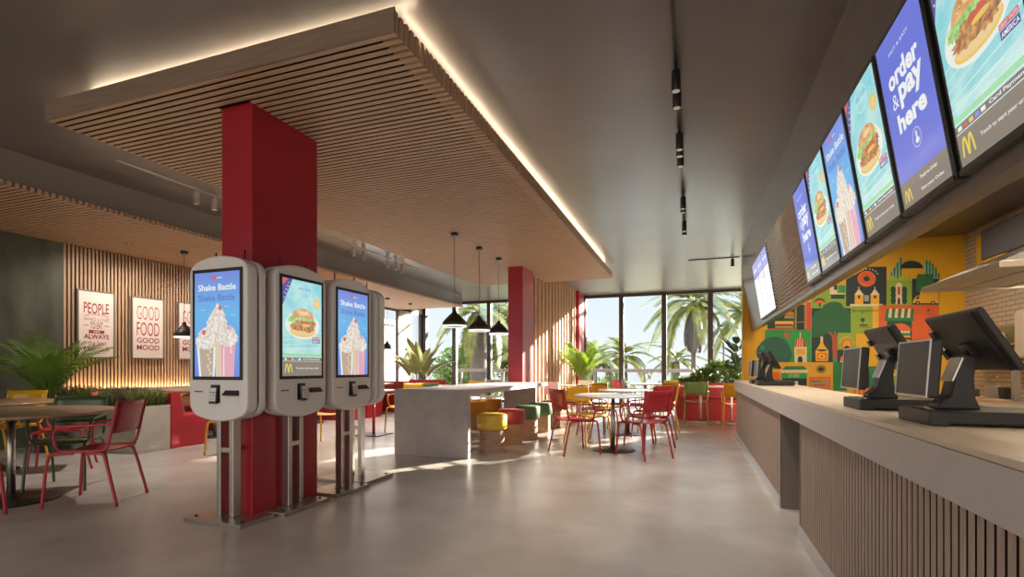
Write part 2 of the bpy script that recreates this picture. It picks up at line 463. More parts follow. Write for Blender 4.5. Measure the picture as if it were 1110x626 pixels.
for k, (a, b) in enumerate(((12.2, 14.25), (14.95, 15.72))):
    mb = MB()
    mb.box(XL - .1, XL, a, a + .06, 0, 3.0); mb.box(XL - .1, XL, b - .06, b, 0, 3.0)
    mb.box(XL - .1, XL, a + .06, b - .06, 2.94, 3.0); mb.box(XL - .1, XL, a + .06, b - .06, 0, .35)
    if k == 0: mb.box(XL - .08, XL - .02, 13.2, 13.25, .35, 2.94)
    w = struct('window_%d' % (13 + k), mb, 'frame')
    MB().box(XL - .06, XL - .045, a + .05, b - .05, .34, 2.95).build('pane', 'glass', w)
sbox('wall_left_lintel', XL - .15, XL, 12.2, YW, 3.0, ZC, m='plaster')

# red columns
for i, (y0, y1, zt) in enumerate(((2.933, 3.635, ZC), (9.36, 10.06, ZC), (14.6, 15.3, ZC))):
    struct('column' if i == 0 else 'column.%03d' % i, MB().box(-3.4, -3.1, y0, y1, 0, zt), 'red_paint', bevel=.004)

# slatted wooden partition between the two far columns
mb = MB(); y = 10.16
while y < 14.5:
    mb.box(-3.31, -3.17, y, y + .05, .0, ZC if y > 11.3 else 3.1); y += .30
o = mb.build('slat_partition', 'oak_z'); tag(o, 'open screen of tall vertical wooden slats standing behind the far red column', 'partition')

# ---------------------------------------------------------------- wooden ceiling raft
t = thing('ceiling_raft', 'large suspended wooden slat ceiling panel with warm glowing edges', 'ceiling panel', (-3.26, 6.95, 3.1))
mb = MB(); y = 2.60
while y < 11.29:
    x0, x1 = -4.87, -1.655
    # slats are cut around the two columns they pass
    hit = [(a, b) for a, b in ((2.933, 3.635), (9.36, 10.06)) if y < b + .005 and y + .034 > a - .005]
    if hit:
        mb.box(x0, -3.405, y, y + .034, 3.1, 3.235); mb.box(-3.095, x1, y, y + .034, 3.1, 3.235)
    else: mb.box(x0, x1, y, y + .034, 3.1, 3.235)
    y += .0622
mb.M = Matrix.Identity(4)
mb.v = [(a + 3.26, b - 6.95, c - 3.1) for a, b, c in mb.v]
mb.build('slats', 'oak_x', t)
def local(mb, dx, dy, dz):
    mb.v = [(a - dx, b - dy, c - dz) for a, b, c in mb.v]; return mb
for k, (a, b, c, e) in enumerate(((-4.865, -1.78, 2.605, 2.925), (-4.865, -3.41, 2.925, 3.645), (-3.09, -1.78, 2.925, 3.645), (-4.865, -1.78, 3.645, 9.35), (-4.865, -3.41, 9.35, 10.07), (-3.09, -1.78, 9.35, 10.07), (-4.865, -1.78, 10.07, 11.28))):
    local(MB().box(a, b, c, e, 3.107, 3.116), -3.26, 6.95, 3.1).build('gap_shade_lining', 'gap_shade', t)  # dark sheet added so the gaps between raft slats look shaded
mb = MB()
for a, b in ((2.66, 2.92), (3.65, 9.35), (10.07, 11.27)): mb.box(-4.82, -1.72, a, b, 3.238, 3.25)
mb.box(-4.82, -3.41, 2.92, 3.65, 3.238, 3.25); mb.box(-3.09, -1.72, 2.92, 3.65, 3.238, 3.25)
mb.box(-4.82, -3.41, 9.35, 10.07, 3.238, 3.25); mb.box(-3.09, -1.72, 9.35, 10.07, 3.238, 3.25)
local(mb, -3.26, 6.95, 3.1).build('backing_board', 'dark_wood', t)
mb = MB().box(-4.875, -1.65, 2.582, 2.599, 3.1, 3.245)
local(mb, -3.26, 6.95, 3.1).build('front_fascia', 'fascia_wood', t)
for a in ((-4.84, -1.69, 2.895, 2.915), (-1.83, -1.81, 2.95, 11.2), (-4.70, -4.68, 2.95, 11.2)):
    local(MB().box(a[0], a[1], a[2], a[3], 3.251, 3.262), -3.26, 6.95, 3.1).build('led_strip', 'led', t)
for yy in (3.9, 6.5, 9.0, 11.0):
    for xx in (-4.3, -2.2): local(MB().tube([(xx, yy, 3.25), (xx, yy, ZC)], .008, 6), -3.26, 6.95, 3.1).build('hanger_rod', 'dark_metal', t)

# ---------------------------------------------------------------- menu bulkhead over the counter
PX = [(.903, ZC), (.903, 2.83), (1.058, 1.825), (1.14, 1.825), (1.14, ZC)]
struct('wall_bulkhead_right', MB().prism(PX, 'y', .6, 10.655), 'bulkhead')
TILT = math.atan2(1.058 - .903, 2.83 - 1.825)
def face_pt(z): return .903 + (2.83 - z) * math.tan(TILT)
# local frame of a panel on the sloping face: x -> along -Y (picture right is towards the camera), z -> up the slope
def slope_matrix(y, z):
    ux = Vector((0, -1, 0)); uz = Vector((-math.sin(TILT), 0, math.cos(TILT))); uy = uz.cross(ux)
    m = Matrix((ux, uy, uz)).transposed().to_4x4(); m.translation = Vector((face_pt(z), y, z)); return m
# ================================================================== SCREEN PICTURES
def art_shake(A, w, h):
    A.rect('shakebg', -w/2, 0, w/2, h)
    A.ell('red', -w*.06, h*.945, w*.045, w*.045); A.rect('white', w*.0, h*.941, w*.12, h*.948)
    A.text('white', 'Shake Battle', 0, h*.855, h*.062, w*.84, .02)
    A.text('dblue', 'Shake Battle', -w*.01, h*.755, h*.062, w*.82, .015)
    for x, z in ((-.3, .64), (.22, .665), (.36, .58)): A.rect('white', w*x-w*.06, h*z, w*x+w*.05, h*z+h*.003)
    # glass at the back, then the two in front
    A.poly('vanilla', [(-w*.02, 0), (w*.16, 0), (w*.2, h*.45), (-w*.1, h*.45)])
    A.ell('cream', w*.0, h*.50, w*.23, h*.10, wob=.05); A.ell('cream', w*.02, h*.57, w*.17, h*.075, wob=.06); A.ell('cream', w*.03, h*.625, w*.10, h*.05, wob=.08); A.ell('cream', w*.02, h*.67, w*.04, h*.03)
    A.ell('red', w*.075, h*.655, w*.04, h*.022)
    A.poly('white', [(-w*.40, 0), (-w*.05, 0), (-w*.03, h*.31), (-w*.45, h*.31)])
    A.poly('choc', [(-w*.35, 0), (-w*.09, 0), (-w*.07, h*.28), (-w*.40, h*.28)])
    for k in range(7): A.ell('vanilla', -w*(.14+.03*(k % 3)), h*(.03+.035*k), w*.03, h*.014)
    A.ell('cream', -w*.23, h*.34, w*.25, h*.08, wob=.06); A.ell('cream', -w*.24, h*.40, w*.18, h*.06, wob=.08); A.ell('cream', -w*.25, h*.44, w*.1, h*.035, wob=.08)
    A.ell('red', -w*.29, h*.425, w*.045, h*.025)
    A.poly('pink', [(w*.11, 0), (w*.38, 0), (w*.41, h*.32), (w*.09, h*.32)])
    A.rect('cream', w*.30, h*.22, w*.33, h*.33); A.rect('white', w*.15, 0, w*.17, h*.28)
    A.ell('cream', w*.25, h*.36, w*.22, h*.075, wob=.06); A.ell('cream', w*.26, h*.42, w*.15, h*.055, wob=.08); A.ell('cream', w*.27, h*.455, w*.08, h*.03)
    A.ell('pink', w*.27, h*.462, w*.045, h*.024)

def art_burger(A, w, h):
    A.rect('burgerbg', -w/2, 0, w/2, h)
    for k in range(5): A.poly('mint', [(-w/2, h*(.26+.05*k)), (w/2, h*(.30+.055*k)), (w/2, h*(.312+.055*k)), (-w/2, h*(.268+.05*k))])
    A.poly('navy', [(-w/2, h), (-w*.26, h), (-w/2, h*.72)]); A.poly('red', [(-w/2, h), (-w*.36, h), (-w/2, h*.92)])
    for k in range(4): A.ell('white', -w*(.46-.035*k), h*(.80+.04*k), w*.012, w*.012, n=6)
    for k in range(4): A.ell('white', -w*(.46-.035*k), h*(.85+.035*k), w*.010, w*.010, n=6)
    A.ring('mint', w*.05, h*.895, w*.15, w*.012, rx=1.3)
    A.text('dblue', 'GREAT TASTES', w*.05, h*.915, h*.02, w*.34); A.text('mint', 'OF AMERICA', w*.05, h*.885, h*.022, w*.34)
    A.ell('sauce', w*.36, h*.78, w*.1, h*.052); A.ell('bunlight', w*.36, h*.78, w*.06, h*.03)
    A.ell('plate', 0, h*.535, w*.44, h*.15); A.ell('sauce', w*.0, h*.47, w*.33, h*.06); A.ell('bunlight', w*.0, h*.482, w*.32, h*.056)
    A.ell('chicken', -w*.08, h*.515, w*.25, h*.045, wob=.12); A.ell('chicken', w*.14, h*.51, w*.17, h*.05, wob=.14)
    A.ell('chicken', w*.02, h*.55, w*.27, h*.05, wob=.10); A.ell('chicken', w*.22, h*.56, w*.13, h*.04, wob=.12)
    A.poly('tomato', [(-w*.05, h*.545), (w*.16, h*.545), (w*.2, h*.585), (-w*.08, h*.58)])
    A.ell('sauce', w*.08, h*.535, w*.12, h*.014)
    A.ell('lettuce', -w*.02, h*.605, w*.36, h*.026, wob=.22, n=40); A.ell('lettuce', -w*.28, h*.575, w*.11, h*.024, wob=.25)
    A.ell('bun', 0, h*.612, w*.29, h*.10, 0, 180); A.ell('bunlight', w*.03, h*.66, w*.12, h*.022)
    for k in range(9): A.ell('plate', w*(-.18+.045*k), h*(.645+.015*((k*5) % 4)), w*.009, h*.004, n=6)
    A.rect('red', w*.24, h*.392, w*.46, h*.418); A.text('white', 'GREAT TASTES', w*.35, h*.405, h*.015, w*.2)
    A.rect('navy', w*.24, h*.352, w*.46, h*.388); A.text('white', 'AMERICA', w*.35, h*.37, h*.022, w*.2, .02)
    for k in range(6): A.rect('plate', -w*.44, h*(.235+.011*k), w*.44, h*(.238+.011*k))
    A.rect('green', -w/2, h*.205, w/2, h*.232); A.rect('mint', -w/2, h*.195, w/2, h*.203)
    A.rect('greyline', -w/2, h*.155, w/2, h*.192)
    for k, c in enumerate(('plate', 'tomato', 'sauce', 'blue2', 'plate')): A.rect(c, w*(-.46+.085*k), h*.163, w*(-.40+.085*k), h*.183)
    A.text('white', 'Card Payments', w*.22, h*.173, h*.022, w*.46, .02)
    A.rect('white', -w/2, h*.1515, w/2, h*.154)
    A.rect('grey', -w/2, 0, w/2, h*.15)
    A.arches('yellow', -w*.36, h*.078, w*.17, h*.085)
    A.text('white', 'Touch to start your order', w*.12, h*.078, h*.024, w*.60, .015)

def art_order(A, w, h):
    A.rect('blue', -w/2, 0, w/2, h)
    A.text('white', 'FAST & EASY', 0, h*.885, h*.018, w*.46)
    A.text('white', 'order', 0, h*.745, h*.115, w*.68, .04)
    A.text('white', 'pay', w*.10, h*.605, h*.135, w*.52, .04)
    A.text('white', '&', -w*.26, h*.615, h*.085, w*.14, -.005)
    A.text('white', 'here', w*.02, h*.475, h*.112, w*.62, .04)
    A.ring('white', w*.03, h*.325, h*.055, h*.0035, rx=1.0)
    A.stroke('white', [(w*.03, h*.36), (w*.03, h*.315)], w*.02); A.ell('white', w*.035, h*.308, w*.04, h*.016)
    A.ring('white', w*.03, h*.345, h*.016, h*.0025)
    A.rect('grey', -w/2, 0, w/2, h*.15)
    A.arches('yellow', -w*.36, h*.062, w*.15, h*.07)
    A.text('white', 'Touch to Order', w*.12, h*.112, h*.02, w*.36, .02)
    A.text('white', 'Start your Order', w*.16, h*.045, h*.022, w*.46, .02)

def picture(parent, kind, w, h, x, y, z, mats=SCREEN_MATS, name='display'):
    mb = MB(); A = Art(mb, SI); A.step = .00002
    {'shake': art_shake, 'burger': art_burger, 'order': art_order}[kind](A, w, h)
    mb.v = [(a + x, b + y, c + z) for a, b, c in mb.v]
    # local origin kept at the lower edge of the picture
    return mb.build(name, mats, parent)

# ---------------------------------------------------------------- menu boards on the sloping bulkhead
def menu_board(yc, kind, label, w=.535):
    h = .865; z0 = 1.885
    t = thing('menu_screen', label, 'screen', group='menu screens above the counter')
    t.matrix_world = slope_matrix(yc, z0)
    fr = MB()
    b = .012
    fr.box(-w/2, w/2, -.045, -.001, 0, h)
    fr.build('casing', 'black', t, .004)
    picture(t, kind, w - .045, h - .05, 0, -.0455, .03)
    s = MB().box(-w/2 + .004, w/2 - .004, -.052, -.0455, .002, .022); s.build('lower_bezel', 'dark_metal', t)
    return t
for yc, kind, lab in ((5.06, 'order', 'farthest order and pay here menu screen, next to the ribbed wooden panel'),
                      (4.49, 'burger', 'small-looking burger menu screen between the far blue screen and the milkshake screen'),
                      (3.925, 'shake', 'milkshake menu screen with pink cup hanging above the counter'),
                      (3.36, 'burger', 'burger menu screen between the milkshake screen and the near order and pay here screen'),
                      (2.80, 'order', 'near blue order and pay here menu screen with tapping finger icon'),
                      (2.225, 'burger', 'nearest menu screen, large burger picture cut by the right edge')):
    menu_board(yc, kind, lab)
# three far screens, window glare painted in as white; then the ribbed panel
for k, (yc, lab) in enumerate(((7.57, 'nearest of three pale far screens, edging the ribbed panel'), (8.08, 'middle of the three pale far screens on the bulkhead'), (8.59, 'farthest pale screen on the sloping bulkhead'))):
    t = thing('menu_screen', lab, 'screen', group='pale far screens on the bulkhead'); t.matrix_world = slope_matrix(yc, 1.885)
    MB().box(-.25, .25, -.03, -.001, 0, .865).build('casing', 'black', t)
    mb = MB(); A = Art(mb, SI); A.rect('white', -.242, .02, .242, .62); A.rect('lilac', -.242, .62, .242, .85); A.text('white', 'order & pay', 0, .73, .06, .36, .03); A.rect('plate', -.242, .02, .242, .25)
    mb.v = [(a, b - .0305, c) for a, b, c in mb.v]; mb.build('display', SCREEN_MATS, t)
t = thing('ribbed_panel', 'wavy ribbed wooden panel on the bulkhead between the screens', 'panel'); t.matrix_world = slope_matrix(6.32, 1.86)
mb = MB(); n = 22
for k in range(n):
    z = .93 * k / n; q = .93 / n
    pts = [(-.001, z), (-.006, z + q * .06), (-.026, z + q * .3), (-.034, z + q * .5), (-.026, z + q * .72), (-.006, z + q * .94), (-.001, z + q)]
    mb.prism([(p[0], p[1]) for p in pts], 'x', -.97, .97, 0, True)
mb.build('ribs', 'rib_wood', t)

# ================================================================== COUNTER
CX0, CXB, CZ0, CZ1 = .64, 1.16, .77, .925
t = thing('service_counter', 'long service counter with stone top and vertical wooden slat front', 'counter', (.9, 4.9, 0))
def cpart(name, mb, m, bevel=0): local(mb, .9, 4.9, 0); return mb.build(name, m, t, bevel)
cpart('worktop', MB().box(CX0 + .004, CXB, .6, 9.0, CZ1 - .02, CZ1), 'counter', .003)
cpart('apron', MB().box(CX0, CX0 + .05, .6, 4.515, CZ0, CZ1 - .02).box(CX0, CX0 + .05, 4.519, 9.0, CZ0, CZ1 - .02).box(CX0 + .05, CXB, 8.95, 9.0, CZ0, CZ1 - .02), 'apron')
cpart('carcass', MB().box(.668, 1.1, .62, 3.786, 0.0, CZ0).box(.668, 1.1, 4.561, 8.87, 0.0, CZ0).box(.86, 1.1, 3.786, 4.561, 0, CZ0).box(.86, 1.1, .62, 8.87, CZ0, CZ1 - .02), 'gap_shade')
mb = MB(); y = .64
while y < 3.77:
    mb.box(.664, .668, y, y + .0235, .088, CZ0); y += .0432
mb.box(.664, .668, 3.755, 3.786, .088, CZ0)
cpart('near_slats', mb, 'walnut_z')
mb = MB(); y = 4.565
while y < 8.86:
    mb.box(.664, .668, y, y + .0235, .088, CZ0); y += .0432
cpart('far_slats', mb, 'walnut_z')
cpart('plinth', MB().box(.655, .668, .62, 3.786, 0, .088).box(.655, .668, 4.561, 8.88, 0, .088).box(.69, 1.1, 8.87, 8.88, 0, .088), 'plinth')
cpart('recess_cheek', MB().box(.672, .80, 3.787, 3.80, 0, CZ0), 'recess_brown')
cpart('recess_cheek', MB().box(.672, .80, 4.547, 4.56, 0, CZ0), 'recess_brown')
cpart('recess_panel', MB().box(.80, .859, 3.787, 4.56, 0.0, CZ0), 'recess_brown')

# ---------------------------------------------------------------- till terminals (local: +x towards the staff, base on z 0)
def make_pos(label):
    t = thing('till_terminal', label, 'till', group='till terminals on the counter')
    b = MB(); b.box(.0, .36, -.137, .137, .006, .052); b.build('base', 'pos_black', t, .008)
    f = MB(); f.box(-.012, .045, -.14, .14, 0, .050); f.build('base_front_cap', 'pos_black', t, .006)
    # customer display, leaning slightly back
    m = Matrix.Translation((-.012, 0, .195)) @ Matrix.Rotation(R(4), 4, 'Y')
    d = MB(); d.M = m; d.box(0, .035, -.14, .14, -.10, .10); c = d.build('customer_display', 'pos_black', t, .008)
    d = MB(); d.M = m; w = .006
    for q in ((-.14, .14, .094, .10), (-.14, .14, -.10, -.094), (-.14, -.134, -.094, .094), (.134, .14, -.094, .094)): d.box(-.004, .0, *q)
    d.build('bezel', 'silver', c)
    d = MB(); d.M = m; d.box(-.002, .001, -.134, .134, -.094, .094); d.build('glass', 'pos_screen', c)
    # bent stand
    s = MB(); s.prism([(.05, .052), (.17, .052), (.155, .09), (.15, .16), (.16, .235), (.125, .245), (.10, .17), (.085, .10), (.05, .07)], 'y', -.045, .045)
    s.build('stand', 'pos_black', t, .006)
    MB().box(.052, .056, -.03, .03, .10, .19).build('display_bracket', 'black', t)
    k = MB(); k.M = Matrix.Translation((.108, 0, .19)) @ Matrix.Rotation(R(20), 4, 'Y'); k.box(-.008, .0, -.045, .045, -.045, .045); k.build('stand_cover', 'steel', t, .003)
    # staff screen tilted back over the stand
    m = Matrix.Translation((.145, 0, .285)) @ Matrix.Rotation(R(-29.5), 4, 'Y')
    d = MB(); d.M = m; d.box(0, .022, -.195, .195, -.115, .115); h = d.build('staff_screen', 'pos_black', t, .008)
    d = MB(); d.M = m; d.box(-.004, .001, -.165, -.15, -.11, .11); d.box(-.006, .0, -.16, -.152, -.11, .11); d.build('vent_groove', 'black', h)
    d = MB(); d.M = m; d.box(.0215, .024, -.185, .185, -.105, .105); d.build('touch_glass', 'pos_screen', h)
    d = MB(); d.M = m; d.box(-.02, .002, -.03, .03, -.06, .0); d.build('hinge', 'black', h, .003)
    d = MB(); d.M = m; d.box(-.012, .002, .165, .198, .03, .06); d.box(-.012, .002, .165, .198, -.06, -.02); d.build('side_port', 'black', h)
    return t
p1 = make_pos('nearest dark till terminal on the counter with two screens'); p1.location = (.765, 2.225, CZ1)
dup(p1, (.745, 2.905, CZ1), 0, 'second till terminal, standing just behind the nearest one')
dup(p1, (.70, 6.42, CZ1), 0, 'small-looking far till terminal whose base points at the mural')
dup(p1, (.70, 7.05, CZ1), 0, 'farthest till terminal near the counter end')

# ================================================================== MURAL AND KITCHEN
MUR = {'dkgreen': '#1c4a34', 'navy': '#1d3237', 'brick': '#a8452e', 'tan': '#a98f5c', 'red': '#c84a38', 'orange': '#e06a2c', 'orange2': '#d9622a', 'green': '#2f9a4e', 'green2': '#247a44', 'green3': '#2c6a3e',
       'lime': '#8aa83a', 'lime2': '#9cb52e', 'yellow2': '#e2ac34', 'yellow3': '#dba62c', 'cream': '#dccdae', 'brown': '#5a3420', 'dkteal': '#1d3c38', 'tree': '#24633e', 'trunk': '#a85238', 'teal': '#2f8a8a', 'teal2': '#2f6456',
       'mint': '#7fb996', 'dkgreen2': '#235a3c', 'grey': '#9aa09a'}
MKEY = list(MUR); MI = {k: i for i, k in enumerate(MKEY)}
MURAL = [
('p','dkgreen',[(1.336,2.537),(1.798,2.515),(1.798,1.83),(1.336,1.842)]),
('p','brick',[(1.336,1.868),(2.069,1.849),(2.069,1.818),(1.336,1.837)]),
('p','navy',[(1.807,2.3),(1.97,2.293),(1.97,1.83),(1.807,1.834)]),
('p','tan',[(1.81,2.3),(1.822,2.3),(1.822,1.84),(1.81,1.841)]),
('p','tan',[(1.949,2.294),(1.961,2.294),(1.961,1.837),(1.949,1.837)]),
('p','tan',[(1.816,1.983),(1.957,1.978),(1.957,1.965),(1.816,1.97)]),
('p','red',[(1.98,2.336),(2.06,2.333),(2.06,1.819),(1.98,1.821)]),
('p','orange',[(1.787,2.115),(1.787,2.123),(1.785,2.131),(1.781,2.139),(1.777,2.146),(1.771,2.153),(1.764,2.159),(1.757,2.165),(1.748,2.169),(1.739,2.173),(1.73,2.176),(1.72,2.178),(1.709,2.179),(1.699,2.179),(1.689,2.178),(1.679,2.176),(1.67,2.172),(1.662,2.168),(1.654,2.163),(1.647,2.157),(1.642,2.151),(1.637,2.144),(1.634,2.136),(1.632,2.128),(1.631,2.12)]),
('p','green',[(1.635,2.116),(1.779,2.111),(1.779,2.089),(1.635,2.094)]),
('p','tan',[(1.621,2.09),(1.779,2.085),(1.779,2.049),(1.621,2.055)]),
('p','yellow2',[(1.463,2.005),(1.772,1.995),(1.772,1.929),(1.463,1.938)]),
('p','brown',[(1.483,1.949),(1.748,1.941),(1.748,1.908),(1.483,1.915)]),
('p','tan',[(1.463,1.914),(1.772,1.905),(1.772,1.87),(1.463,1.878)]),
('p','red',[(1.338,1.873),(1.783,1.861),(1.783,1.835),(1.338,1.846)]),
('p','green',[(1.294,1.845),(2.056,1.825),(2.056,1.223),(1.294,1.225)]),
('p','lime',[(2.069,2.637),(2.665,2.604),(2.665,2.173),(2.069,2.196)]),
('p','dkteal',[(2.066,2.224),(2.834,2.194),(2.834,1.741),(2.066,1.758)]),
('p','dkteal',[(2.062,1.803),(2.395,1.795),(2.395,1.228),(2.062,1.229)]),
('p','dkteal',[(2.367,1.796),(2.707,1.788),(2.707,0.78),(2.367,0.775)]),
('p','cream',[(2.358,2.62),(2.469,2.614),(2.469,2.475),(2.358,2.481)]),
('p','dkgreen',[(2.339,2.611),(2.413,2.682),(2.487,2.603)]),
('p','navy',[(2.424,2.617),(2.469,2.614),(2.469,2.54),(2.424,2.542)]),
('p','cream',[(2.367,2.485),(2.598,2.473),(2.598,2.452),(2.367,2.463)]),
('p','dkgreen',[(2.376,2.463),(2.589,2.453),(2.589,2.374),(2.376,2.384)]),
('p','green',[(2.497,2.623),(2.598,2.618),(2.598,2.49),(2.497,2.495)]),
('p','navy',[(2.283,2.313),(2.282,2.324),(2.28,2.335),(2.276,2.346),(2.272,2.356),(2.265,2.366),(2.258,2.374),(2.25,2.382),(2.241,2.389),(2.231,2.394),(2.22,2.398),(2.209,2.401),(2.198,2.402),(2.187,2.402),(2.176,2.401),(2.166,2.397),(2.156,2.393),(2.147,2.387),(2.138,2.38),(2.131,2.372),(2.125,2.363),(2.12,2.353),(2.116,2.342),(2.114,2.331),(2.113,2.32)]),
('p','orange',[(2.273,2.309),(2.273,2.317),(2.271,2.324),(2.268,2.332),(2.263,2.339),(2.258,2.346),(2.252,2.352),(2.244,2.358),(2.236,2.362),(2.227,2.366),(2.218,2.369),(2.208,2.371),(2.198,2.372),(2.188,2.372),(2.179,2.371),(2.169,2.369),(2.161,2.366),(2.152,2.362),(2.145,2.357),(2.138,2.351),(2.133,2.345),(2.129,2.338),(2.125,2.331),(2.123,2.323),(2.123,2.315)]),
('p','dkgreen',[(2.185,2.317),(2.212,2.316),(2.212,2.24),(2.185,2.241)]),
('p','tree',[(2.069,1.688),(2.069,2.044),(2.128,2.16),(2.217,2.191),(2.261,2.273),(2.348,2.32),(2.45,2.332),(2.537,2.295),(2.58,2.21),(2.665,2.157),(2.694,2.073),(2.765,2.004),(2.793,1.904),(2.807,1.772),(2.722,1.724),(2.58,1.761),(2.436,1.714),(2.29,1.751),(2.187,1.685)]),
('p','trunk',[(2.391,1.71),(2.404,1.277),(2.474,1.277),(2.484,1.708)]),
('p','trunk',[(2.343,1.779),(2.391,1.678),(2.436,1.677),(2.38,1.779)]),
('p','trunk',[(2.424,1.795),(2.421,1.677),(2.458,1.676),(2.45,1.794)]),
('p','trunk',[(2.491,1.767),(2.443,1.677),(2.484,1.676),(2.528,1.775)]),
('p','green',[(2.404,1.292),(2.478,1.291),(2.478,0.777),(2.404,0.776)]),
('p','yellow2',[(2.132,1.25),(2.128,1.434),(2.189,1.541),(2.212,1.606),(2.249,1.605),(2.268,1.54),(2.335,1.443),(2.33,1.249)]),
('p','cream',[(2.208,1.703),(2.249,1.702),(2.249,1.594),(2.208,1.595)]),
('p','navy',[(2.145,1.466),(2.146,1.461),(2.148,1.456),(2.152,1.451),(2.157,1.447),(2.163,1.443),(2.17,1.439),(2.179,1.435),(2.188,1.432),(2.198,1.43),(2.208,1.428),(2.219,1.427),(2.23,1.427),(2.241,1.427),(2.252,1.428),(2.263,1.429),(2.273,1.431),(2.282,1.434),(2.29,1.437),(2.297,1.441),(2.303,1.445),(2.308,1.45),(2.312,1.454),(2.314,1.459),(2.315,1.464)]),
('p','orange',[(2.151,1.402),(2.311,1.4),(2.311,1.271),(2.151,1.272)]),
('p','yellow2',[(2.287,1.336),(2.285,1.348),(2.279,1.359),(2.27,1.369),(2.258,1.377),(2.245,1.382),(2.23,1.384),(2.216,1.382),(2.202,1.377),(2.19,1.37),(2.181,1.36),(2.176,1.349),(2.174,1.337),(2.176,1.324),(2.181,1.313),(2.19,1.303),(2.202,1.295),(2.216,1.29),(2.23,1.289),(2.245,1.29),(2.258,1.295),(2.27,1.302),(2.279,1.312),(2.285,1.323)]),
('p','brown',[(2.245,1.336),(2.245,1.34),(2.243,1.345),(2.241,1.348),(2.238,1.351),(2.234,1.353),(2.23,1.353),(2.226,1.353),(2.223,1.351),(2.22,1.348),(2.217,1.345),(2.216,1.341),(2.215,1.336),(2.216,1.332),(2.217,1.328),(2.22,1.324),(2.223,1.321),(2.226,1.319),(2.23,1.319),(2.234,1.319),(2.238,1.321),(2.241,1.324),(2.243,1.327),(2.245,1.332)]),
('p','teal2',[(1.719,1.461),(1.71,1.524),(1.684,1.584),(1.642,1.636),(1.587,1.676),(1.523,1.702),(1.453,1.712),(1.384,1.705),(1.319,1.681),(1.262,1.643),(1.219,1.592),(1.192,1.532),(1.183,1.467),(1.192,1.402),(1.219,1.342),(1.262,1.29),(1.319,1.25),(1.384,1.225),(1.453,1.216),(1.523,1.224),(1.587,1.249),(1.642,1.287),(1.684,1.338),(1.71,1.397)]),
('p','teal2',[(1.443,1.42),(1.438,1.466),(1.423,1.509),(1.4,1.546),(1.369,1.574),(1.333,1.593),(1.294,1.6),(1.255,1.594),(1.218,1.577),(1.187,1.549),(1.162,1.512),(1.147,1.469),(1.142,1.423),(1.147,1.377),(1.162,1.333),(1.187,1.296),(1.218,1.267),(1.255,1.249),(1.294,1.243),(1.333,1.249),(1.369,1.267),(1.4,1.295),(1.423,1.331),(1.438,1.374)]),
('p','teal2',[(1.748,1.373),(1.744,1.412),(1.73,1.45),(1.708,1.482),(1.68,1.507),(1.647,1.522),(1.611,1.528),(1.576,1.523),(1.543,1.508),(1.514,1.484),(1.492,1.452),(1.478,1.415),(1.473,1.375),(1.478,1.335),(1.492,1.298),(1.514,1.265),(1.543,1.241),(1.576,1.225),(1.611,1.22),(1.647,1.225),(1.68,1.24),(1.708,1.264),(1.73,1.296),(1.744,1.333)]),
('p','teal',[(1.286,1.511),(1.284,1.526),(1.281,1.54),(1.275,1.552),(1.267,1.561),(1.259,1.567),(1.249,1.569),(1.24,1.567),(1.231,1.562),(1.224,1.552),(1.218,1.54),(1.214,1.527),(1.213,1.512),(1.214,1.496),(1.218,1.482),(1.224,1.47),(1.231,1.461),(1.24,1.455),(1.249,1.453),(1.259,1.455),(1.267,1.461),(1.275,1.47),(1.281,1.482),(1.284,1.496)]),
('p','trunk',[(1.437,1.254),(1.473,1.22),(1.479,1.11),(1.505,1.11),(1.505,1.22),(1.537,1.253),(1.493,1.238)]),
('p','red',[(1.713,1.731),(1.712,1.743),(1.707,1.755),(1.7,1.765),(1.69,1.773),(1.679,1.778),(1.666,1.78),(1.654,1.779),(1.643,1.774),(1.633,1.767),(1.626,1.757),(1.621,1.745),(1.619,1.733),(1.621,1.72),(1.626,1.708),(1.633,1.698),(1.643,1.69),(1.654,1.685),(1.666,1.683),(1.679,1.685),(1.69,1.689),(1.7,1.697),(1.707,1.707),(1.712,1.718)]),
('p','cream',[(1.787,1.515),(1.989,1.512),(1.989,1.223),(1.787,1.224)]),
('p','red',[(1.976,1.512),(1.975,1.535),(1.973,1.558),(1.969,1.58),(1.963,1.601),(1.956,1.621),(1.948,1.639),(1.939,1.654),(1.928,1.667),(1.917,1.678),(1.905,1.686),(1.893,1.69),(1.88,1.692),(1.867,1.691),(1.855,1.687),(1.843,1.679),(1.832,1.669),(1.821,1.656),(1.812,1.641),(1.803,1.624),(1.796,1.604),(1.791,1.583),(1.787,1.561),(1.784,1.538),(1.783,1.515)]),
('p','cream',[(1.822,1.514),(1.841,1.667),(1.849,1.667),(1.838,1.514)]),
('p','cream',[(1.865,1.514),(1.872,1.666),(1.88,1.666),(1.88,1.513)]),
('p','cream',[(1.907,1.513),(1.903,1.666),(1.911,1.666),(1.922,1.513)]),
('p','cream',[(1.874,1.786),(1.888,1.786),(1.888,1.677),(1.874,1.677)]),
('p','yellow2',[(1.816,1.488),(1.961,1.486),(1.961,1.371),(1.816,1.372)]),
('p','navy',[(1.919,1.284),(1.918,1.292),(1.917,1.3),(1.916,1.307),(1.913,1.315),(1.911,1.321),(1.907,1.327),(1.903,1.333),(1.899,1.337),(1.895,1.341),(1.89,1.343),(1.885,1.345),(1.88,1.345),(1.875,1.345),(1.87,1.343),(1.865,1.341),(1.861,1.337),(1.857,1.333),(1.853,1.328),(1.849,1.322),(1.847,1.315),(1.844,1.308),(1.843,1.3),(1.842,1.292),(1.841,1.284)]),
('p','navy',[(1.841,1.289),(1.919,1.288),(1.919,1.223),(1.841,1.223)]),
('p','yellow3',[(1.523,1.232),(2.407,1.229),(2.407,0.71),(1.523,0.697)]),
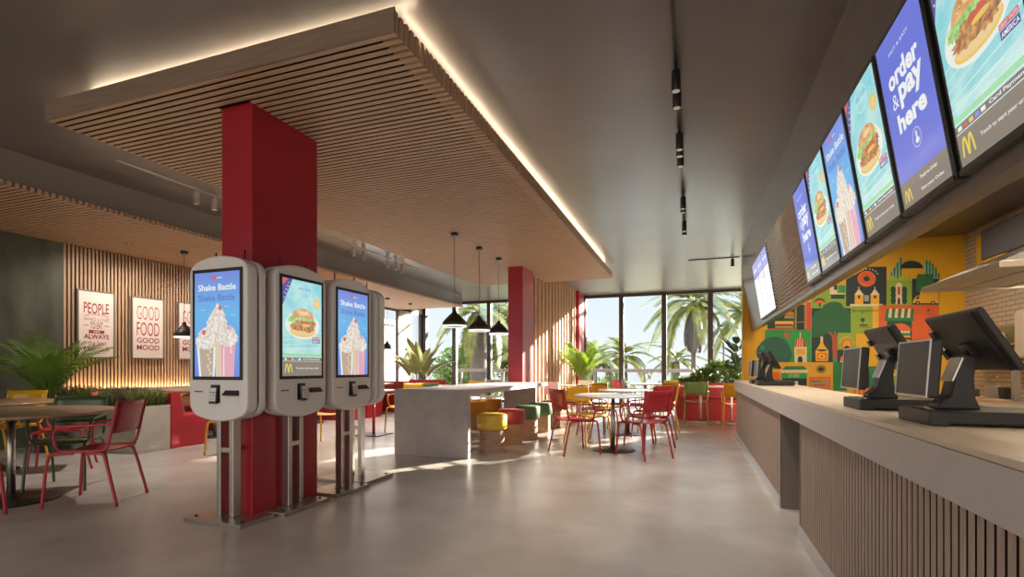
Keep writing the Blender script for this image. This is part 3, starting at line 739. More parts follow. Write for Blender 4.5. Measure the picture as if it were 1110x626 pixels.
('p','green2',[(1.572,1.088),(1.641,1.158),(1.942,1.158),(1.999,1.088)]),
('p','cream',[(1.556,1.092),(2.009,1.092),(2.009,1.062),(1.556,1.061)]),
('p','cream',[(1.558,1.061),(1.561,1.048),(1.569,1.038),(1.581,1.031),(1.596,1.028),(1.61,1.031),(1.622,1.038),(1.63,1.049),(1.633,1.061)]),
('p','cream',[(1.633,1.061),(1.636,1.049),(1.644,1.038),(1.656,1.031),(1.67,1.028),(1.684,1.031),(1.697,1.038),(1.705,1.049),(1.707,1.061)]),
('p','cream',[(1.707,1.061),(1.71,1.049),(1.718,1.038),(1.73,1.031),(1.744,1.029),(1.759,1.031),(1.771,1.038),(1.779,1.049),(1.781,1.062)]),
('p','cream',[(1.781,1.062),(1.784,1.049),(1.792,1.038),(1.804,1.031),(1.818,1.029),(1.832,1.031),(1.844,1.038),(1.852,1.049),(1.855,1.062)]),
('p','cream',[(1.855,1.062),(1.858,1.049),(1.866,1.039),(1.878,1.031),(1.892,1.029),(1.906,1.032),(1.917,1.039),(1.925,1.049),(1.928,1.062)]),
('p','cream',[(1.928,1.062),(1.931,1.049),(1.939,1.039),(1.951,1.032),(1.965,1.029),(1.979,1.032),(1.99,1.039),(1.998,1.049),(2.001,1.062)]),
('p','green',[(1.568,1.03),(1.995,1.032),(1.995,0.932),(1.568,0.929)]),
('t','cream','STORE',(1.777,0.983),0.061,0.175),
('p','navy',[(1.582,0.929),(1.989,0.932),(1.989,0.801),(1.582,0.797)]),
('p','cream',[(1.748,0.88),(1.845,0.88),(1.845,0.8),(1.748,0.798)]),
('p','orange',[(1.394,1.043),(1.548,1.043),(1.548,0.889),(1.394,0.888)]),
('p','navy',[(2.132,1.099),(2.302,1.099),(2.302,1.112),(2.132,1.112)]),
('p','navy',[(2.137,1.131),(2.293,1.068),(2.297,1.08),(2.141,1.143)]),
('p','navy',[(2.153,1.159),(2.273,1.043),(2.281,1.052),(2.161,1.168)]),
('p','navy',[(2.179,1.179),(2.244,1.027),(2.255,1.032),(2.19,1.184)]),
('p','navy',[(2.212,1.187),(2.212,1.024),(2.223,1.024),(2.223,1.187)]),
('p','navy',[(2.244,1.184),(2.179,1.032),(2.19,1.027),(2.255,1.179)]),
('p','navy',[(2.273,1.168),(2.153,1.052),(2.161,1.043),(2.281,1.159)]),
('p','navy',[(2.293,1.143),(2.137,1.08),(2.141,1.068),(2.297,1.131)]),
('p','orange',[(2.022,0.962),(2.372,0.964),(2.372,0.745),(2.022,0.741)]),
('p','tan',[(2.066,0.919),(2.335,0.921),(2.335,0.766),(2.066,0.763)]),
('t','navy','Beers',(2.142,0.883),0.048,0.141),
('p','red',[(2.094,0.828),(2.283,0.83),(2.283,0.796),(2.094,0.794)]),
('p','lime',[(2.478,1.761),(2.765,1.755),(2.765,1.452),(2.478,1.456)]),
('p','orange',[(2.709,1.55),(2.706,1.577),(2.698,1.602),(2.684,1.623),(2.667,1.639),(2.647,1.65),(2.625,1.654),(2.603,1.651),(2.583,1.641),(2.566,1.625),(2.552,1.604),(2.544,1.58),(2.541,1.553),(2.544,1.527),(2.552,1.502),(2.566,1.481),(2.583,1.464),(2.603,1.454),(2.625,1.45),(2.647,1.453),(2.667,1.463),(2.684,1.479),(2.698,1.5),(2.706,1.524)]),
('p','yellow3',[(2.683,1.551),(2.681,1.57),(2.676,1.587),(2.666,1.602),(2.654,1.614),(2.64,1.621),(2.625,1.624),(2.61,1.622),(2.596,1.615),(2.584,1.604),(2.574,1.589),(2.569,1.571),(2.567,1.553),(2.569,1.534),(2.574,1.516),(2.584,1.501),(2.596,1.49),(2.61,1.482),(2.625,1.48),(2.64,1.482),(2.654,1.489),(2.666,1.5),(2.676,1.515),(2.681,1.532)]),
('p','navy',[(2.669,1.471),(2.669,1.478),(2.667,1.485),(2.666,1.492),(2.663,1.498),(2.66,1.504),(2.656,1.51),(2.652,1.515),(2.647,1.519),(2.642,1.522),(2.636,1.524),(2.631,1.526),(2.625,1.526),(2.619,1.526),(2.614,1.525),(2.608,1.522),(2.603,1.519),(2.598,1.515),(2.594,1.511),(2.59,1.505),(2.587,1.499),(2.585,1.493),(2.583,1.486),(2.582,1.479),(2.581,1.472)]),
('p','yellow2',[(2.749,1.584),(2.744,1.596),(2.734,1.601),(2.724,1.596),(2.72,1.584),(2.724,1.572),(2.734,1.567),(2.744,1.572)]),
('p','yellow2',[(2.726,1.635),(2.722,1.647),(2.712,1.652),(2.701,1.647),(2.697,1.635),(2.701,1.623),(2.712,1.618),(2.722,1.623)]),
('p','yellow2',[(2.687,1.67),(2.683,1.682),(2.673,1.687),(2.663,1.682),(2.658,1.671),(2.663,1.658),(2.673,1.653),(2.683,1.658)]),
('p','yellow2',[(2.64,1.683),(2.635,1.695),(2.625,1.701),(2.615,1.696),(2.61,1.684),(2.615,1.672),(2.625,1.667),(2.635,1.671)]),
('p','yellow2',[(2.592,1.672),(2.588,1.684),(2.577,1.689),(2.567,1.684),(2.562,1.672),(2.567,1.66),(2.577,1.655),(2.588,1.66)]),
('p','yellow2',[(2.553,1.638),(2.548,1.65),(2.538,1.655),(2.528,1.65),(2.523,1.638),(2.528,1.626),(2.538,1.621),(2.548,1.626)]),
('p','yellow2',[(2.53,1.588),(2.526,1.6),(2.515,1.605),(2.505,1.6),(2.501,1.588),(2.505,1.576),(2.515,1.571),(2.526,1.576)]),
('p','orange',[(2.716,1.248),(2.715,1.264),(2.713,1.279),(2.709,1.295),(2.703,1.309),(2.696,1.323),(2.687,1.335),(2.677,1.345),(2.666,1.354),(2.654,1.362),(2.642,1.367),(2.629,1.37),(2.616,1.371),(2.603,1.37),(2.59,1.367),(2.577,1.362),(2.566,1.355),(2.555,1.346),(2.545,1.336),(2.536,1.324),(2.529,1.31),(2.523,1.296),(2.518,1.281),(2.516,1.265),(2.515,1.249)]),
('p','cream',[(2.521,1.249),(2.689,1.248),(2.689,1.205),(2.521,1.206)]),
('p','green',[(2.539,1.199),(2.68,1.199),(2.68,1.131),(2.539,1.131)]),
('p','yellow2',[(2.543,1.11),(2.674,1.11),(2.674,1.046),(2.543,1.046)]),
('p','green',[(2.561,1.046),(2.662,1.046),(2.662,0.983),(2.561,0.982)]),
('p','orange',[(2.533,0.939),(2.671,0.94),(2.671,0.873),(2.533,0.871)]),
('p','green',[(2.561,0.865),(2.652,0.866),(2.652,0.779),(2.561,0.778)]),
('p','navy',[(2.611,2.723),(2.916,2.894),(2.916,2.929),(3.224,2.909),(3.224,2.215),(2.611,2.24)]),
('p','orange',[(3.066,2.708),(3.061,2.744),(3.048,2.779),(3.025,2.81),(2.996,2.834),(2.963,2.851),(2.926,2.858),(2.89,2.855),(2.856,2.843),(2.826,2.822),(2.804,2.794),(2.79,2.761),(2.785,2.724),(2.79,2.687),(2.804,2.652),(2.826,2.621),(2.856,2.597),(2.89,2.581),(2.926,2.574),(2.963,2.577),(2.996,2.589),(3.025,2.61),(3.048,2.638),(3.061,2.671)]),
('p','orange2',[(3.03,2.71),(3.027,2.736),(3.016,2.76),(3.0,2.782),(2.978,2.799),(2.953,2.81),(2.926,2.815),(2.899,2.813),(2.874,2.805),(2.852,2.791),(2.835,2.771),(2.825,2.748),(2.821,2.722),(2.825,2.696),(2.835,2.671),(2.852,2.65),(2.874,2.633),(2.899,2.622),(2.926,2.617),(2.953,2.619),(2.978,2.627),(3.0,2.642),(3.016,2.661),(3.027,2.684)]),
('p','navy',[(2.974,2.713),(2.973,2.725),(2.968,2.737),(2.96,2.747),(2.95,2.755),(2.939,2.761),(2.926,2.763),(2.914,2.762),(2.902,2.758),(2.892,2.751),(2.884,2.742),(2.88,2.731),(2.878,2.719),(2.88,2.706),(2.884,2.695),(2.892,2.684),(2.902,2.676),(2.914,2.671),(2.926,2.669),(2.939,2.67),(2.95,2.674),(2.96,2.681),(2.968,2.69),(2.973,2.701)]),
('p','cream',[(3.102,2.795),(3.097,2.809),(3.087,2.81),(3.082,2.796),(3.087,2.781),(3.097,2.781)]),
('p','cream',[(3.072,2.834),(3.067,2.848),(3.057,2.849),(3.052,2.835),(3.057,2.82),(3.067,2.82)]),
('p','cream',[(3.032,2.865),(3.027,2.879),(3.017,2.88),(3.012,2.866),(3.017,2.851),(3.027,2.851)]),
('p','cream',[(2.986,2.885),(2.981,2.9),(2.971,2.901),(2.966,2.887),(2.971,2.872),(2.981,2.871)]),
('p','cream',[(2.936,2.895),(2.931,2.909),(2.921,2.91),(2.916,2.896),(2.921,2.881),(2.931,2.881)]),
('p','cream',[(2.886,2.892),(2.881,2.907),(2.871,2.907),(2.866,2.893),(2.871,2.879),(2.881,2.878)]),
('p','cream',[(2.84,2.877),(2.834,2.892),(2.824,2.892),(2.819,2.878),(2.824,2.864),(2.834,2.863)]),
('p','cream',[(2.799,2.851),(2.794,2.866),(2.784,2.866),(2.779,2.852),(2.784,2.838),(2.794,2.837)]),
('p','cream',[(2.768,2.816),(2.763,2.83),(2.753,2.831),(2.748,2.817),(2.753,2.802),(2.763,2.801)]),
('p','yellow2',[(2.744,2.441),(2.876,2.435),(2.876,2.262),(2.744,2.268)]),
('p','cream',[(2.736,2.435),(2.809,2.545),(2.884,2.427)]),
('p','cream',[(2.801,2.581),(2.813,2.58),(2.813,2.521),(2.801,2.522)]),
('p','navy',[(2.829,2.397),(2.829,2.405),(2.827,2.414),(2.824,2.421),(2.82,2.426),(2.816,2.43),(2.811,2.431),(2.806,2.43),(2.802,2.427),(2.798,2.422),(2.795,2.415),(2.794,2.407),(2.793,2.399),(2.794,2.39),(2.795,2.382),(2.798,2.375),(2.802,2.369),(2.806,2.366),(2.811,2.364),(2.816,2.365),(2.82,2.368),(2.824,2.374),(2.827,2.38),(2.829,2.388)]),
('p','yellow2',[(2.986,2.43),(3.116,2.423),(3.116,2.252),(2.986,2.257)]),
('p','cream',[(2.978,2.423),(3.05,2.532),(3.124,2.416)]),
('p','cream',[(3.042,2.568),(3.054,2.567),(3.054,2.509),(3.042,2.509)]),
('p','navy',[(3.07,2.386),(3.07,2.394),(3.068,2.402),(3.065,2.409),(3.061,2.414),(3.057,2.418),(3.052,2.419),(3.048,2.418),(3.043,2.415),(3.04,2.41),(3.037,2.404),(3.035,2.396),(3.034,2.387),(3.035,2.379),(3.037,2.371),(3.04,2.364),(3.043,2.358),(3.048,2.355),(3.052,2.353),(3.057,2.354),(3.061,2.357),(3.065,2.363),(3.068,2.369),(3.07,2.377)]),
('p','grey',[(2.886,2.423),(2.96,2.419),(2.96,2.313),(2.886,2.316)]),
('p','cream',[(2.673,2.275),(3.165,2.255),(3.165,2.208),(2.673,2.228)]),
('p','lime',[(2.683,2.237),(3.016,2.223),(3.016,1.733),(2.683,1.741)]),
('p','yellow2',[(3.016,2.223),(3.108,2.219),(3.108,1.731),(3.016,1.733)]),
('t','dkgreen','Bongustico',(2.906,2.143),0.081,0.393),
('p','dkgreen',[(2.898,1.984),(2.897,1.993),(2.894,2.001),(2.889,2.008),(2.882,2.014),(2.874,2.017),(2.866,2.019),(2.857,2.018),(2.85,2.015),(2.843,2.01),(2.838,2.003),(2.835,1.995),(2.833,1.987),(2.835,1.978),(2.838,1.97),(2.843,1.963),(2.85,1.957),(2.857,1.954),(2.866,1.952),(2.874,1.953),(2.882,1.956),(2.889,1.961),(2.894,1.968),(2.897,1.976)]),
('p','dkgreen',[(2.86,1.962),(2.872,1.962),(2.872,1.891),(2.86,1.891)]),
('p','navy',[(2.815,1.899),(2.946,1.896),(2.946,1.872),(2.815,1.876)]),
('p','red',[(2.835,1.856),(2.976,1.852),(2.976,1.833),(2.835,1.837)]),
('p','mint',[(3.258,2.755),(3.285,2.753),(3.285,2.671),(3.258,2.673)]),
('p','dkgreen2',[(3.285,2.804),(3.305,2.803),(3.305,2.67),(3.285,2.671)]),
('p','mint',[(3.305,2.864),(3.332,2.862),(3.332,2.669),(3.305,2.67)]),
('p','dkgreen2',[(3.332,2.89),(3.352,2.889),(3.352,2.668),(3.332,2.669)]),
('p','mint',[(3.352,2.949),(3.379,2.947),(3.379,2.666),(3.352,2.668)]),
('p','dkgreen2',[(3.379,2.975),(3.398,2.974),(3.398,2.665),(3.379,2.666)]),
('p','mint',[(3.398,3.034),(3.425,3.032),(3.425,2.663),(3.398,2.665)]),
('p','dkgreen2',[(3.425,3.06),(3.445,3.058),(3.445,2.662),(3.425,2.663)]),
('p','navy',[(3.756,2.846),(3.755,2.863),(3.751,2.88),(3.744,2.897),(3.734,2.914),(3.723,2.929),(3.709,2.943),(3.692,2.956),(3.675,2.966),(3.656,2.976),(3.635,2.983),(3.614,2.987),(3.593,2.99),(3.571,2.99),(3.55,2.989),(3.53,2.984),(3.51,2.978),(3.492,2.969),(3.476,2.959),(3.462,2.947),(3.45,2.933),(3.44,2.918),(3.433,2.902),(3.429,2.885),(3.427,2.867)]),
('p','mint',[(3.773,2.986),(3.798,2.985),(3.798,2.672),(3.773,2.673)]),
('p','dkgreen2',[(3.798,2.985),(3.816,2.983),(3.816,2.67),(3.798,2.672)]),
('p','mint',[(3.816,2.97),(3.841,2.968),(3.841,2.669),(3.816,2.67)]),
('p','dkgreen2',[(3.841,2.968),(3.86,2.967),(3.86,2.668),(3.841,2.669)]),
('p','mint',[(3.86,2.926),(3.884,2.924),(3.884,2.666),(3.86,2.668)]),
('p','dkgreen2',[(3.884,2.924),(3.903,2.923),(3.903,2.665),(3.884,2.666)]),
('p','mint',[(3.903,2.854),(3.927,2.853),(3.927,2.664),(3.903,2.665)]),
('p','dkgreen2',[(3.927,2.853),(3.946,2.851),(3.946,2.663),(3.927,2.664)]),
('p','mint',[(3.946,2.756),(3.97,2.754),(3.97,2.661),(3.946,2.663)]),
('p','dkgreen2',[(3.97,2.754),(3.988,2.753),(3.988,2.66),(3.97,2.661)]),
('p','lime',[(3.226,2.668),(3.595,2.647),(3.595,2.223),(3.226,2.238)]),
('p','lime2',[(3.254,2.662),(3.293,2.764),(3.332,2.657)]),
('p','lime2',[(3.32,2.658),(3.359,2.783),(3.398,2.653)]),
('p','lime2',[(3.387,2.654),(3.425,2.756),(3.464,2.65)]),
('p','lime2',[(3.452,2.65),(3.491,2.775),(3.529,2.646)]),
('p','lime2',[(3.518,2.646),(3.556,2.748),(3.595,2.642)]),
('p','dkgreen',[(3.361,2.493),(3.354,2.531),(3.334,2.556),(3.31,2.557),(3.291,2.535),(3.283,2.497),(3.291,2.458),(3.31,2.433),(3.334,2.432),(3.354,2.455)]),
('p','dkgreen',[(3.361,2.4),(3.354,2.438),(3.334,2.463),(3.31,2.464),(3.291,2.442),(3.283,2.404),(3.291,2.365),(3.31,2.34),(3.334,2.339),(3.354,2.362)]),
('p','dkgreen',[(3.361,2.307),(3.354,2.345),(3.334,2.37),(3.31,2.371),(3.291,2.348),(3.283,2.31),(3.291,2.272),(3.31,2.247),(3.334,2.246),(3.354,2.269)]),
('p','dkgreen',[(3.526,2.484),(3.518,2.523),(3.499,2.547),(3.475,2.549),(3.456,2.526),(3.449,2.488),(3.456,2.45),(3.475,2.425),(3.499,2.424),(3.518,2.447)]),
('p','dkgreen',[(3.526,2.392),(3.518,2.43),(3.499,2.455),(3.475,2.456),(3.456,2.433),(3.449,2.396),(3.456,2.357),(3.475,2.333),(3.499,2.332),(3.518,2.354)]),
('p','dkgreen',[(3.526,2.299),(3.518,2.338),(3.499,2.362),(3.475,2.363),(3.456,2.341),(3.449,2.303),(3.456,2.264),(3.475,2.24),(3.499,2.239),(3.518,2.262)]),
('p','cream',[(3.361,2.586),(3.449,2.581),(3.449,2.238),(3.361,2.242)]),
('p','cream',[(3.449,2.569),(3.448,2.575),(3.447,2.581),(3.445,2.587),(3.443,2.593),(3.44,2.598),(3.436,2.603),(3.432,2.607),(3.427,2.611),(3.422,2.614),(3.417,2.616),(3.412,2.617),(3.406,2.618),(3.4,2.618),(3.395,2.617),(3.39,2.615),(3.385,2.613),(3.38,2.61),(3.376,2.606),(3.372,2.602),(3.369,2.597),(3.366,2.592),(3.365,2.586),(3.364,2.58),(3.363,2.574)]),
('p','red',[(3.387,2.549),(3.425,2.547),(3.425,2.408),(3.387,2.41)]),
('p','navy',[(3.423,2.316),(3.42,2.34),(3.411,2.356),(3.401,2.356),(3.392,2.342),(3.388,2.317),(3.392,2.292),(3.401,2.277),(3.411,2.276),(3.42,2.291)]),
('p','navy',[(3.388,2.317),(3.423,2.316),(3.423,2.239),(3.388,2.241)]),
('p','navy',[(3.595,2.677),(3.979,2.654),(3.979,2.207),(3.595,2.223)]),
('p','green3',[(3.658,2.455),(3.658,2.684),(3.677,2.752),(3.737,2.748),(3.756,2.679),(3.756,2.45)]),
('p','green3',[(3.792,2.448),(3.792,2.676),(3.815,2.744),(3.882,2.739),(3.905,2.67),(3.905,2.442)]),
('p','green3',[(3.735,2.451),(3.735,2.68),(3.751,2.748),(3.796,2.745),(3.811,2.675),(3.811,2.447)]),
('p','yellow2',[(3.606,2.245),(3.612,2.307),(3.66,2.374),(3.707,2.383),(3.713,2.456),(3.97,2.448),(3.975,2.23)]),
('p','navy',[(3.644,2.322),(3.675,2.366),(3.698,2.365),(3.698,2.319)]),
('p','navy',[(3.598,2.25),(3.979,2.234),(3.979,2.22),(3.598,2.236)]),
('p','navy',[(3.711,2.25),(3.71,2.259),(3.706,2.267),(3.701,2.275),(3.695,2.28),(3.687,2.284),(3.679,2.286),(3.67,2.285),(3.662,2.282),(3.656,2.277),(3.651,2.27),(3.647,2.262),(3.646,2.253),(3.647,2.244),(3.651,2.235),(3.656,2.228),(3.662,2.222),(3.67,2.218),(3.679,2.217),(3.687,2.218),(3.695,2.221),(3.701,2.226),(3.706,2.233),(3.71,2.241)]),
('p','cream',[(3.692,2.251),(3.691,2.254),(3.69,2.258),(3.688,2.261),(3.685,2.263),(3.682,2.264),(3.679,2.265),(3.675,2.265),(3.672,2.264),(3.669,2.261),(3.667,2.259),(3.666,2.255),(3.665,2.252),(3.666,2.248),(3.667,2.245),(3.669,2.242),(3.672,2.24),(3.675,2.238),(3.679,2.238),(3.682,2.238),(3.685,2.239),(3.688,2.241),(3.69,2.244),(3.691,2.247)]),
('p','navy',[(3.927,2.241),(3.926,2.25),(3.923,2.258),(3.918,2.265),(3.911,2.271),(3.903,2.275),(3.895,2.276),(3.887,2.275),(3.879,2.272),(3.873,2.267),(3.868,2.26),(3.864,2.252),(3.863,2.243),(3.864,2.234),(3.868,2.226),(3.873,2.219),(3.879,2.213),(3.887,2.209),(3.895,2.208),(3.903,2.209),(3.911,2.212),(3.918,2.217),(3.923,2.224),(3.926,2.232)]),
('p','cream',[(3.908,2.241),(3.908,2.245),(3.907,2.248),(3.904,2.251),(3.902,2.254),(3.899,2.255),(3.895,2.256),(3.892,2.255),(3.889,2.254),(3.886,2.252),(3.884,2.249),(3.883,2.246),(3.882,2.243),(3.883,2.239),(3.884,2.236),(3.886,2.233),(3.889,2.23),(3.892,2.229),(3.895,2.228),(3.899,2.229),(3.902,2.23),(3.904,2.232),(3.907,2.235),(3.908,2.238)]),
('p','orange2',[(3.108,2.238),(3.979,2.202),(3.979,1.53),(3.108,1.544)]),
('p','green2',[(3.22,2.173),(3.26,2.171),(3.249,2.027),(3.203,2.029)]),
('p','green2',[(3.203,2.033),(3.205,2.022),(3.21,2.013),(3.217,2.007),(3.226,2.004),(3.235,2.006),(3.243,2.012),(3.248,2.021),(3.25,2.032)]),
('p','cream',[(3.267,2.171),(3.306,2.169),(3.295,2.025),(3.249,2.027)]),
('p','cream',[(3.249,2.032),(3.251,2.021),(3.256,2.012),(3.263,2.005),(3.272,2.003),(3.281,2.005),(3.289,2.011),(3.294,2.019),(3.296,2.03)]),
('p','green2',[(3.313,2.169),(3.352,2.168),(3.341,2.024),(3.295,2.025)]),
('p','green2',[(3.295,2.03),(3.297,2.019),(3.302,2.01),(3.309,2.004),(3.318,2.001),(3.327,2.003),(3.335,2.009),(3.34,2.018),(3.342,2.028)]),
('p','cream',[(3.358,2.167),(3.397,2.166),(3.387,2.022),(3.341,2.024)]),
('p','cream',[(3.341,2.029),(3.343,2.018),(3.348,2.009),(3.355,2.002),(3.364,2.0),(3.373,2.002),(3.381,2.007),(3.386,2.016),(3.388,2.027)]),
('p','green2',[(3.404,2.166),(3.443,2.164),(3.432,2.021),(3.387,2.022)]),
('p','green2',[(3.387,2.027),(3.388,2.016),(3.393,2.007),(3.401,2.001),(3.41,1.998),(3.419,2.0),(3.426,2.006),(3.431,2.015),(3.433,2.025)]),
('p','cream',[(3.45,2.164),(3.488,2.162),(3.478,2.019),(3.432,2.021)]),
('p','cream',[(3.432,2.025),(3.434,2.015),(3.439,2.006),(3.446,1.999),(3.455,1.997),(3.464,1.999),(3.472,2.004),(3.477,2.013),(3.478,2.024)]),
('p','green2',[(3.495,2.162),(3.533,2.161),(3.523,2.018),(3.478,2.019)]),
('p','green2',[(3.478,2.024),(3.479,2.013),(3.484,2.004),(3.492,1.998),(3.501,1.995),(3.509,1.997),(3.517,2.003),(3.522,2.012),(3.524,2.022)]),
('p','cream',[(3.54,2.16),(3.578,2.159),(3.568,2.016),(3.523,2.018)]),
('p','cream',[(3.523,2.022),(3.525,2.012),(3.53,2.003),(3.537,1.996),(3.546,1.994),(3.555,1.996),(3.562,2.001),(3.567,2.01),(3.569,2.021)]),
('p','green2',[(3.585,2.159),(3.623,2.157),(3.613,2.015),(3.568,2.016)]),
('p','green2',[(3.568,2.021),(3.57,2.01),(3.575,2.001),(3.582,1.995),(3.591,1.992),(3.6,1.994),(3.607,2.0),(3.612,2.009),(3.614,2.019)]),
('p','green2',[(3.195,2.01),(3.621,1.996),(3.621,1.938),(3.195,1.952)]),
('p','dkgreen',[(3.23,1.951),(3.593,1.939),(3.593,1.513),(3.23,1.518)]),
('p','orange',[(3.583,1.774),(3.582,1.791),(3.578,1.807),(3.571,1.823),(3.561,1.838),(3.55,1.852),(3.535,1.865),(3.519,1.877),(3.502,1.886),(3.482,1.894),(3.462,1.9),(3.441,1.904),(3.42,1.906),(3.398,1.905),(3.377,1.903),(3.356,1.898),(3.337,1.891),(3.319,1.882),(3.303,1.872),(3.288,1.859),(3.276,1.846),(3.267,1.831),(3.26,1.815),(3.255,1.799),(3.254,1.782)]),
('p','cream',[(3.33,1.757),(3.322,1.774),(3.303,1.781),(3.283,1.775),(3.275,1.758),(3.283,1.742),(3.303,1.734),(3.322,1.741)]),
('p','cream',[(3.379,1.756),(3.371,1.773),(3.352,1.78),(3.332,1.774),(3.324,1.757),(3.332,1.741),(3.352,1.733),(3.371,1.74)]),
('p','cream',[(3.427,1.755),(3.419,1.771),(3.4,1.779),(3.381,1.772),(3.373,1.756),(3.381,1.739),(3.4,1.732),(3.419,1.739)]),
('p','cream',[(3.476,1.754),(3.468,1.77),(3.449,1.777),(3.429,1.771),(3.421,1.755),(3.429,1.738),(3.449,1.731),(3.468,1.737)]),
('p','cream',[(3.524,1.752),(3.516,1.769),(3.497,1.776),(3.478,1.77),(3.47,1.754),(3.478,1.737),(3.497,1.73),(3.516,1.736)]),
('p','cream',[(3.572,1.751),(3.564,1.768),(3.545,1.775),(3.526,1.769),(3.518,1.753),(3.526,1.736),(3.545,1.729),(3.564,1.735)]),
('p','green',[(3.283,1.735),(3.564,1.728),(3.564,1.692),(3.283,1.698)]),
('p','yellow2',[(3.313,1.692),(3.574,1.687),(3.574,1.654),(3.313,1.66)]),
('p','brown',[(3.332,1.659),(3.564,1.655),(3.564,1.613),(3.332,1.617)]),
('p','yellow2',[(3.322,1.618),(3.574,1.613),(3.574,1.581),(3.322,1.585)]),
('p','orange',[(3.289,1.586),(3.29,1.578),(3.294,1.57),(3.3,1.563),(3.308,1.556),(3.318,1.55),(3.33,1.544),(3.344,1.539),(3.359,1.534),(3.376,1.53),(3.393,1.528),(3.411,1.526),(3.429,1.525),(3.447,1.525),(3.465,1.527),(3.482,1.529),(3.499,1.532),(3.514,1.536),(3.527,1.541),(3.539,1.546),(3.549,1.552),(3.557,1.559),(3.563,1.566),(3.567,1.573),(3.568,1.581)]),
('p','navy',[(3.801,2.104),(3.826,2.138),(3.858,2.12),(3.833,2.103)]),
('p','navy',[(3.783,2.059),(3.801,2.059),(3.801,2.052),(3.783,2.052)]),
('p','navy',[(3.816,2.044),(3.835,2.044),(3.835,2.037),(3.816,2.037)]),
('p','navy',[(3.85,2.057),(3.869,2.056),(3.869,2.049),(3.85,2.05)]),
('p','navy',[(3.884,2.042),(3.903,2.041),(3.903,2.034),(3.884,2.035)]),
('p','green2',[(2.407,1.229),(2.623,1.228),(2.623,0.713),(2.407,0.71)]),
('p','green2',[(2.835,1.153),(3.273,1.152),(3.273,0.625),(2.835,0.617)]),
('p','lime',[(3.273,1.012),(3.545,1.013),(3.545,0.598),(3.273,0.592)]),
('p','navy',[(3.472,0.74),(3.469,0.765),(3.461,0.788),(3.448,0.808),(3.431,0.824),(3.412,0.833),(3.39,0.836),(3.369,0.833),(3.35,0.823),(3.333,0.807),(3.32,0.787),(3.311,0.763),(3.309,0.737),(3.311,0.712),(3.32,0.689),(3.333,0.669),(3.35,0.653),(3.369,0.644),(3.39,0.641),(3.412,0.645),(3.431,0.655),(3.448,0.671),(3.461,0.691),(3.469,0.715)]),
('p','yellow2',[(3.429,0.739),(3.428,0.751),(3.424,0.762),(3.418,0.772),(3.41,0.779),(3.4,0.784),(3.39,0.785),(3.38,0.783),(3.371,0.779),(3.363,0.771),(3.357,0.761),(3.353,0.75),(3.352,0.738),(3.353,0.726),(3.357,0.715),(3.363,0.705),(3.371,0.698),(3.38,0.694),(3.39,0.692),(3.4,0.694),(3.41,0.699),(3.418,0.706),(3.424,0.716),(3.428,0.727)]),
('p','orange',[(3.406,0.739),(3.405,0.744),(3.404,0.748),(3.401,0.752),(3.398,0.755),(3.394,0.757),(3.39,0.757),(3.386,0.757),(3.383,0.755),(3.379,0.752),(3.377,0.748),(3.375,0.743),(3.375,0.738),(3.375,0.734),(3.377,0.729),(3.379,0.725),(3.383,0.722),(3.386,0.721),(3.39,0.72),(3.394,0.721),(3.398,0.723),(3.401,0.726),(3.404,0.73),(3.405,0.734)]),
('p','cream',[(3.234,1.024),(3.468,1.025),(3.468,0.99),(3.234,0.989)]),
('p','orange',[(2.734,0.772),(2.976,0.775),(2.976,0.634),(2.734,0.629)]),
('p','yellow2',[(2.764,0.761),(2.795,0.761),(2.795,0.649),(2.764,0.649)]),
('p','yellow2',[(2.833,0.761),(2.864,0.762),(2.864,0.651),(2.833,0.65)]),
('p','yellow2',[(2.902,0.762),(2.932,0.763),(2.932,0.652),(2.902,0.651)]),
('p','yellow2',[(3.621,1.382),(3.773,1.38),(3.773,0.877),(3.621,0.875)]),
]
mb = MB(); A = Art(mb, MI); A.step = .00005; A.y0 = 10.658
for s in MURAL:
    if s[0] == 'p': A.poly(s[1], s[2])
    else: A.text(s[1], s[2], s[3][0], s[3][1], s[4], s[5], .0)
o = mb.build('wall_mural_painting', [plain('mural_' + k, MUR[k], .55, var=.06, scale=5) for k in MKEY])
tag(o, 'bright green, orange and navy illustrated mural on the yellow wall', 'mural')

# extractor hood
t = thing('extractor_hood', 'wide pale steel extractor hood over the kitchen line', 'extractor hood', (3.4, 6.4, 2.0))
hp = lambda mb: local(mb, 3.4, 6.4, 2.0)
mb = MB()
mb.box(2.52, 4.33, 7.14, 7.2, 2.0, 2.06); mb.box(2.52, 4.33, 5.6, 5.66, 2.0, 2.06); mb.box(2.52, 2.58, 5.66, 7.14, 2.0, 2.06)
hp(mb).build('lip', 'hood', t, .004)
hp(MB().box(2.58, 4.33, 5.66, 7.14, 2.03, 2.05)).build('underside', 'hood', t)
mb = MB().box(3.28, 3.31, 5.66, 7.14, 2.012, 2.03).box(2.9, 2.92, 5.66, 7.14, 2.018, 2.03); hp(mb).build('filter_ribs', 'hood', t)
vs = [(2.54, 5.62, 2.06), (4.33, 5.62, 2.06), (4.33, 7.18, 2.06), (2.54, 7.18, 2.06), (3.5, 5.9, 2.5), (4.33, 5.9, 2.5), (4.33, 6.9, 2.5), (3.5, 6.9, 2.5)]
mb = MB().add(vs, [(3, 2, 1, 0), (4, 5, 6, 7), (0, 1, 5, 4), (1, 2, 6, 5), (2, 3, 7, 6), (3, 0, 4, 7)]); hp(mb).build('canopy', 'hood_dark', t)
hp(MB().box(3.75, 4.3, 6.1, 6.7, 2.5, ZC)).build('flue', 'hood_dark', t)
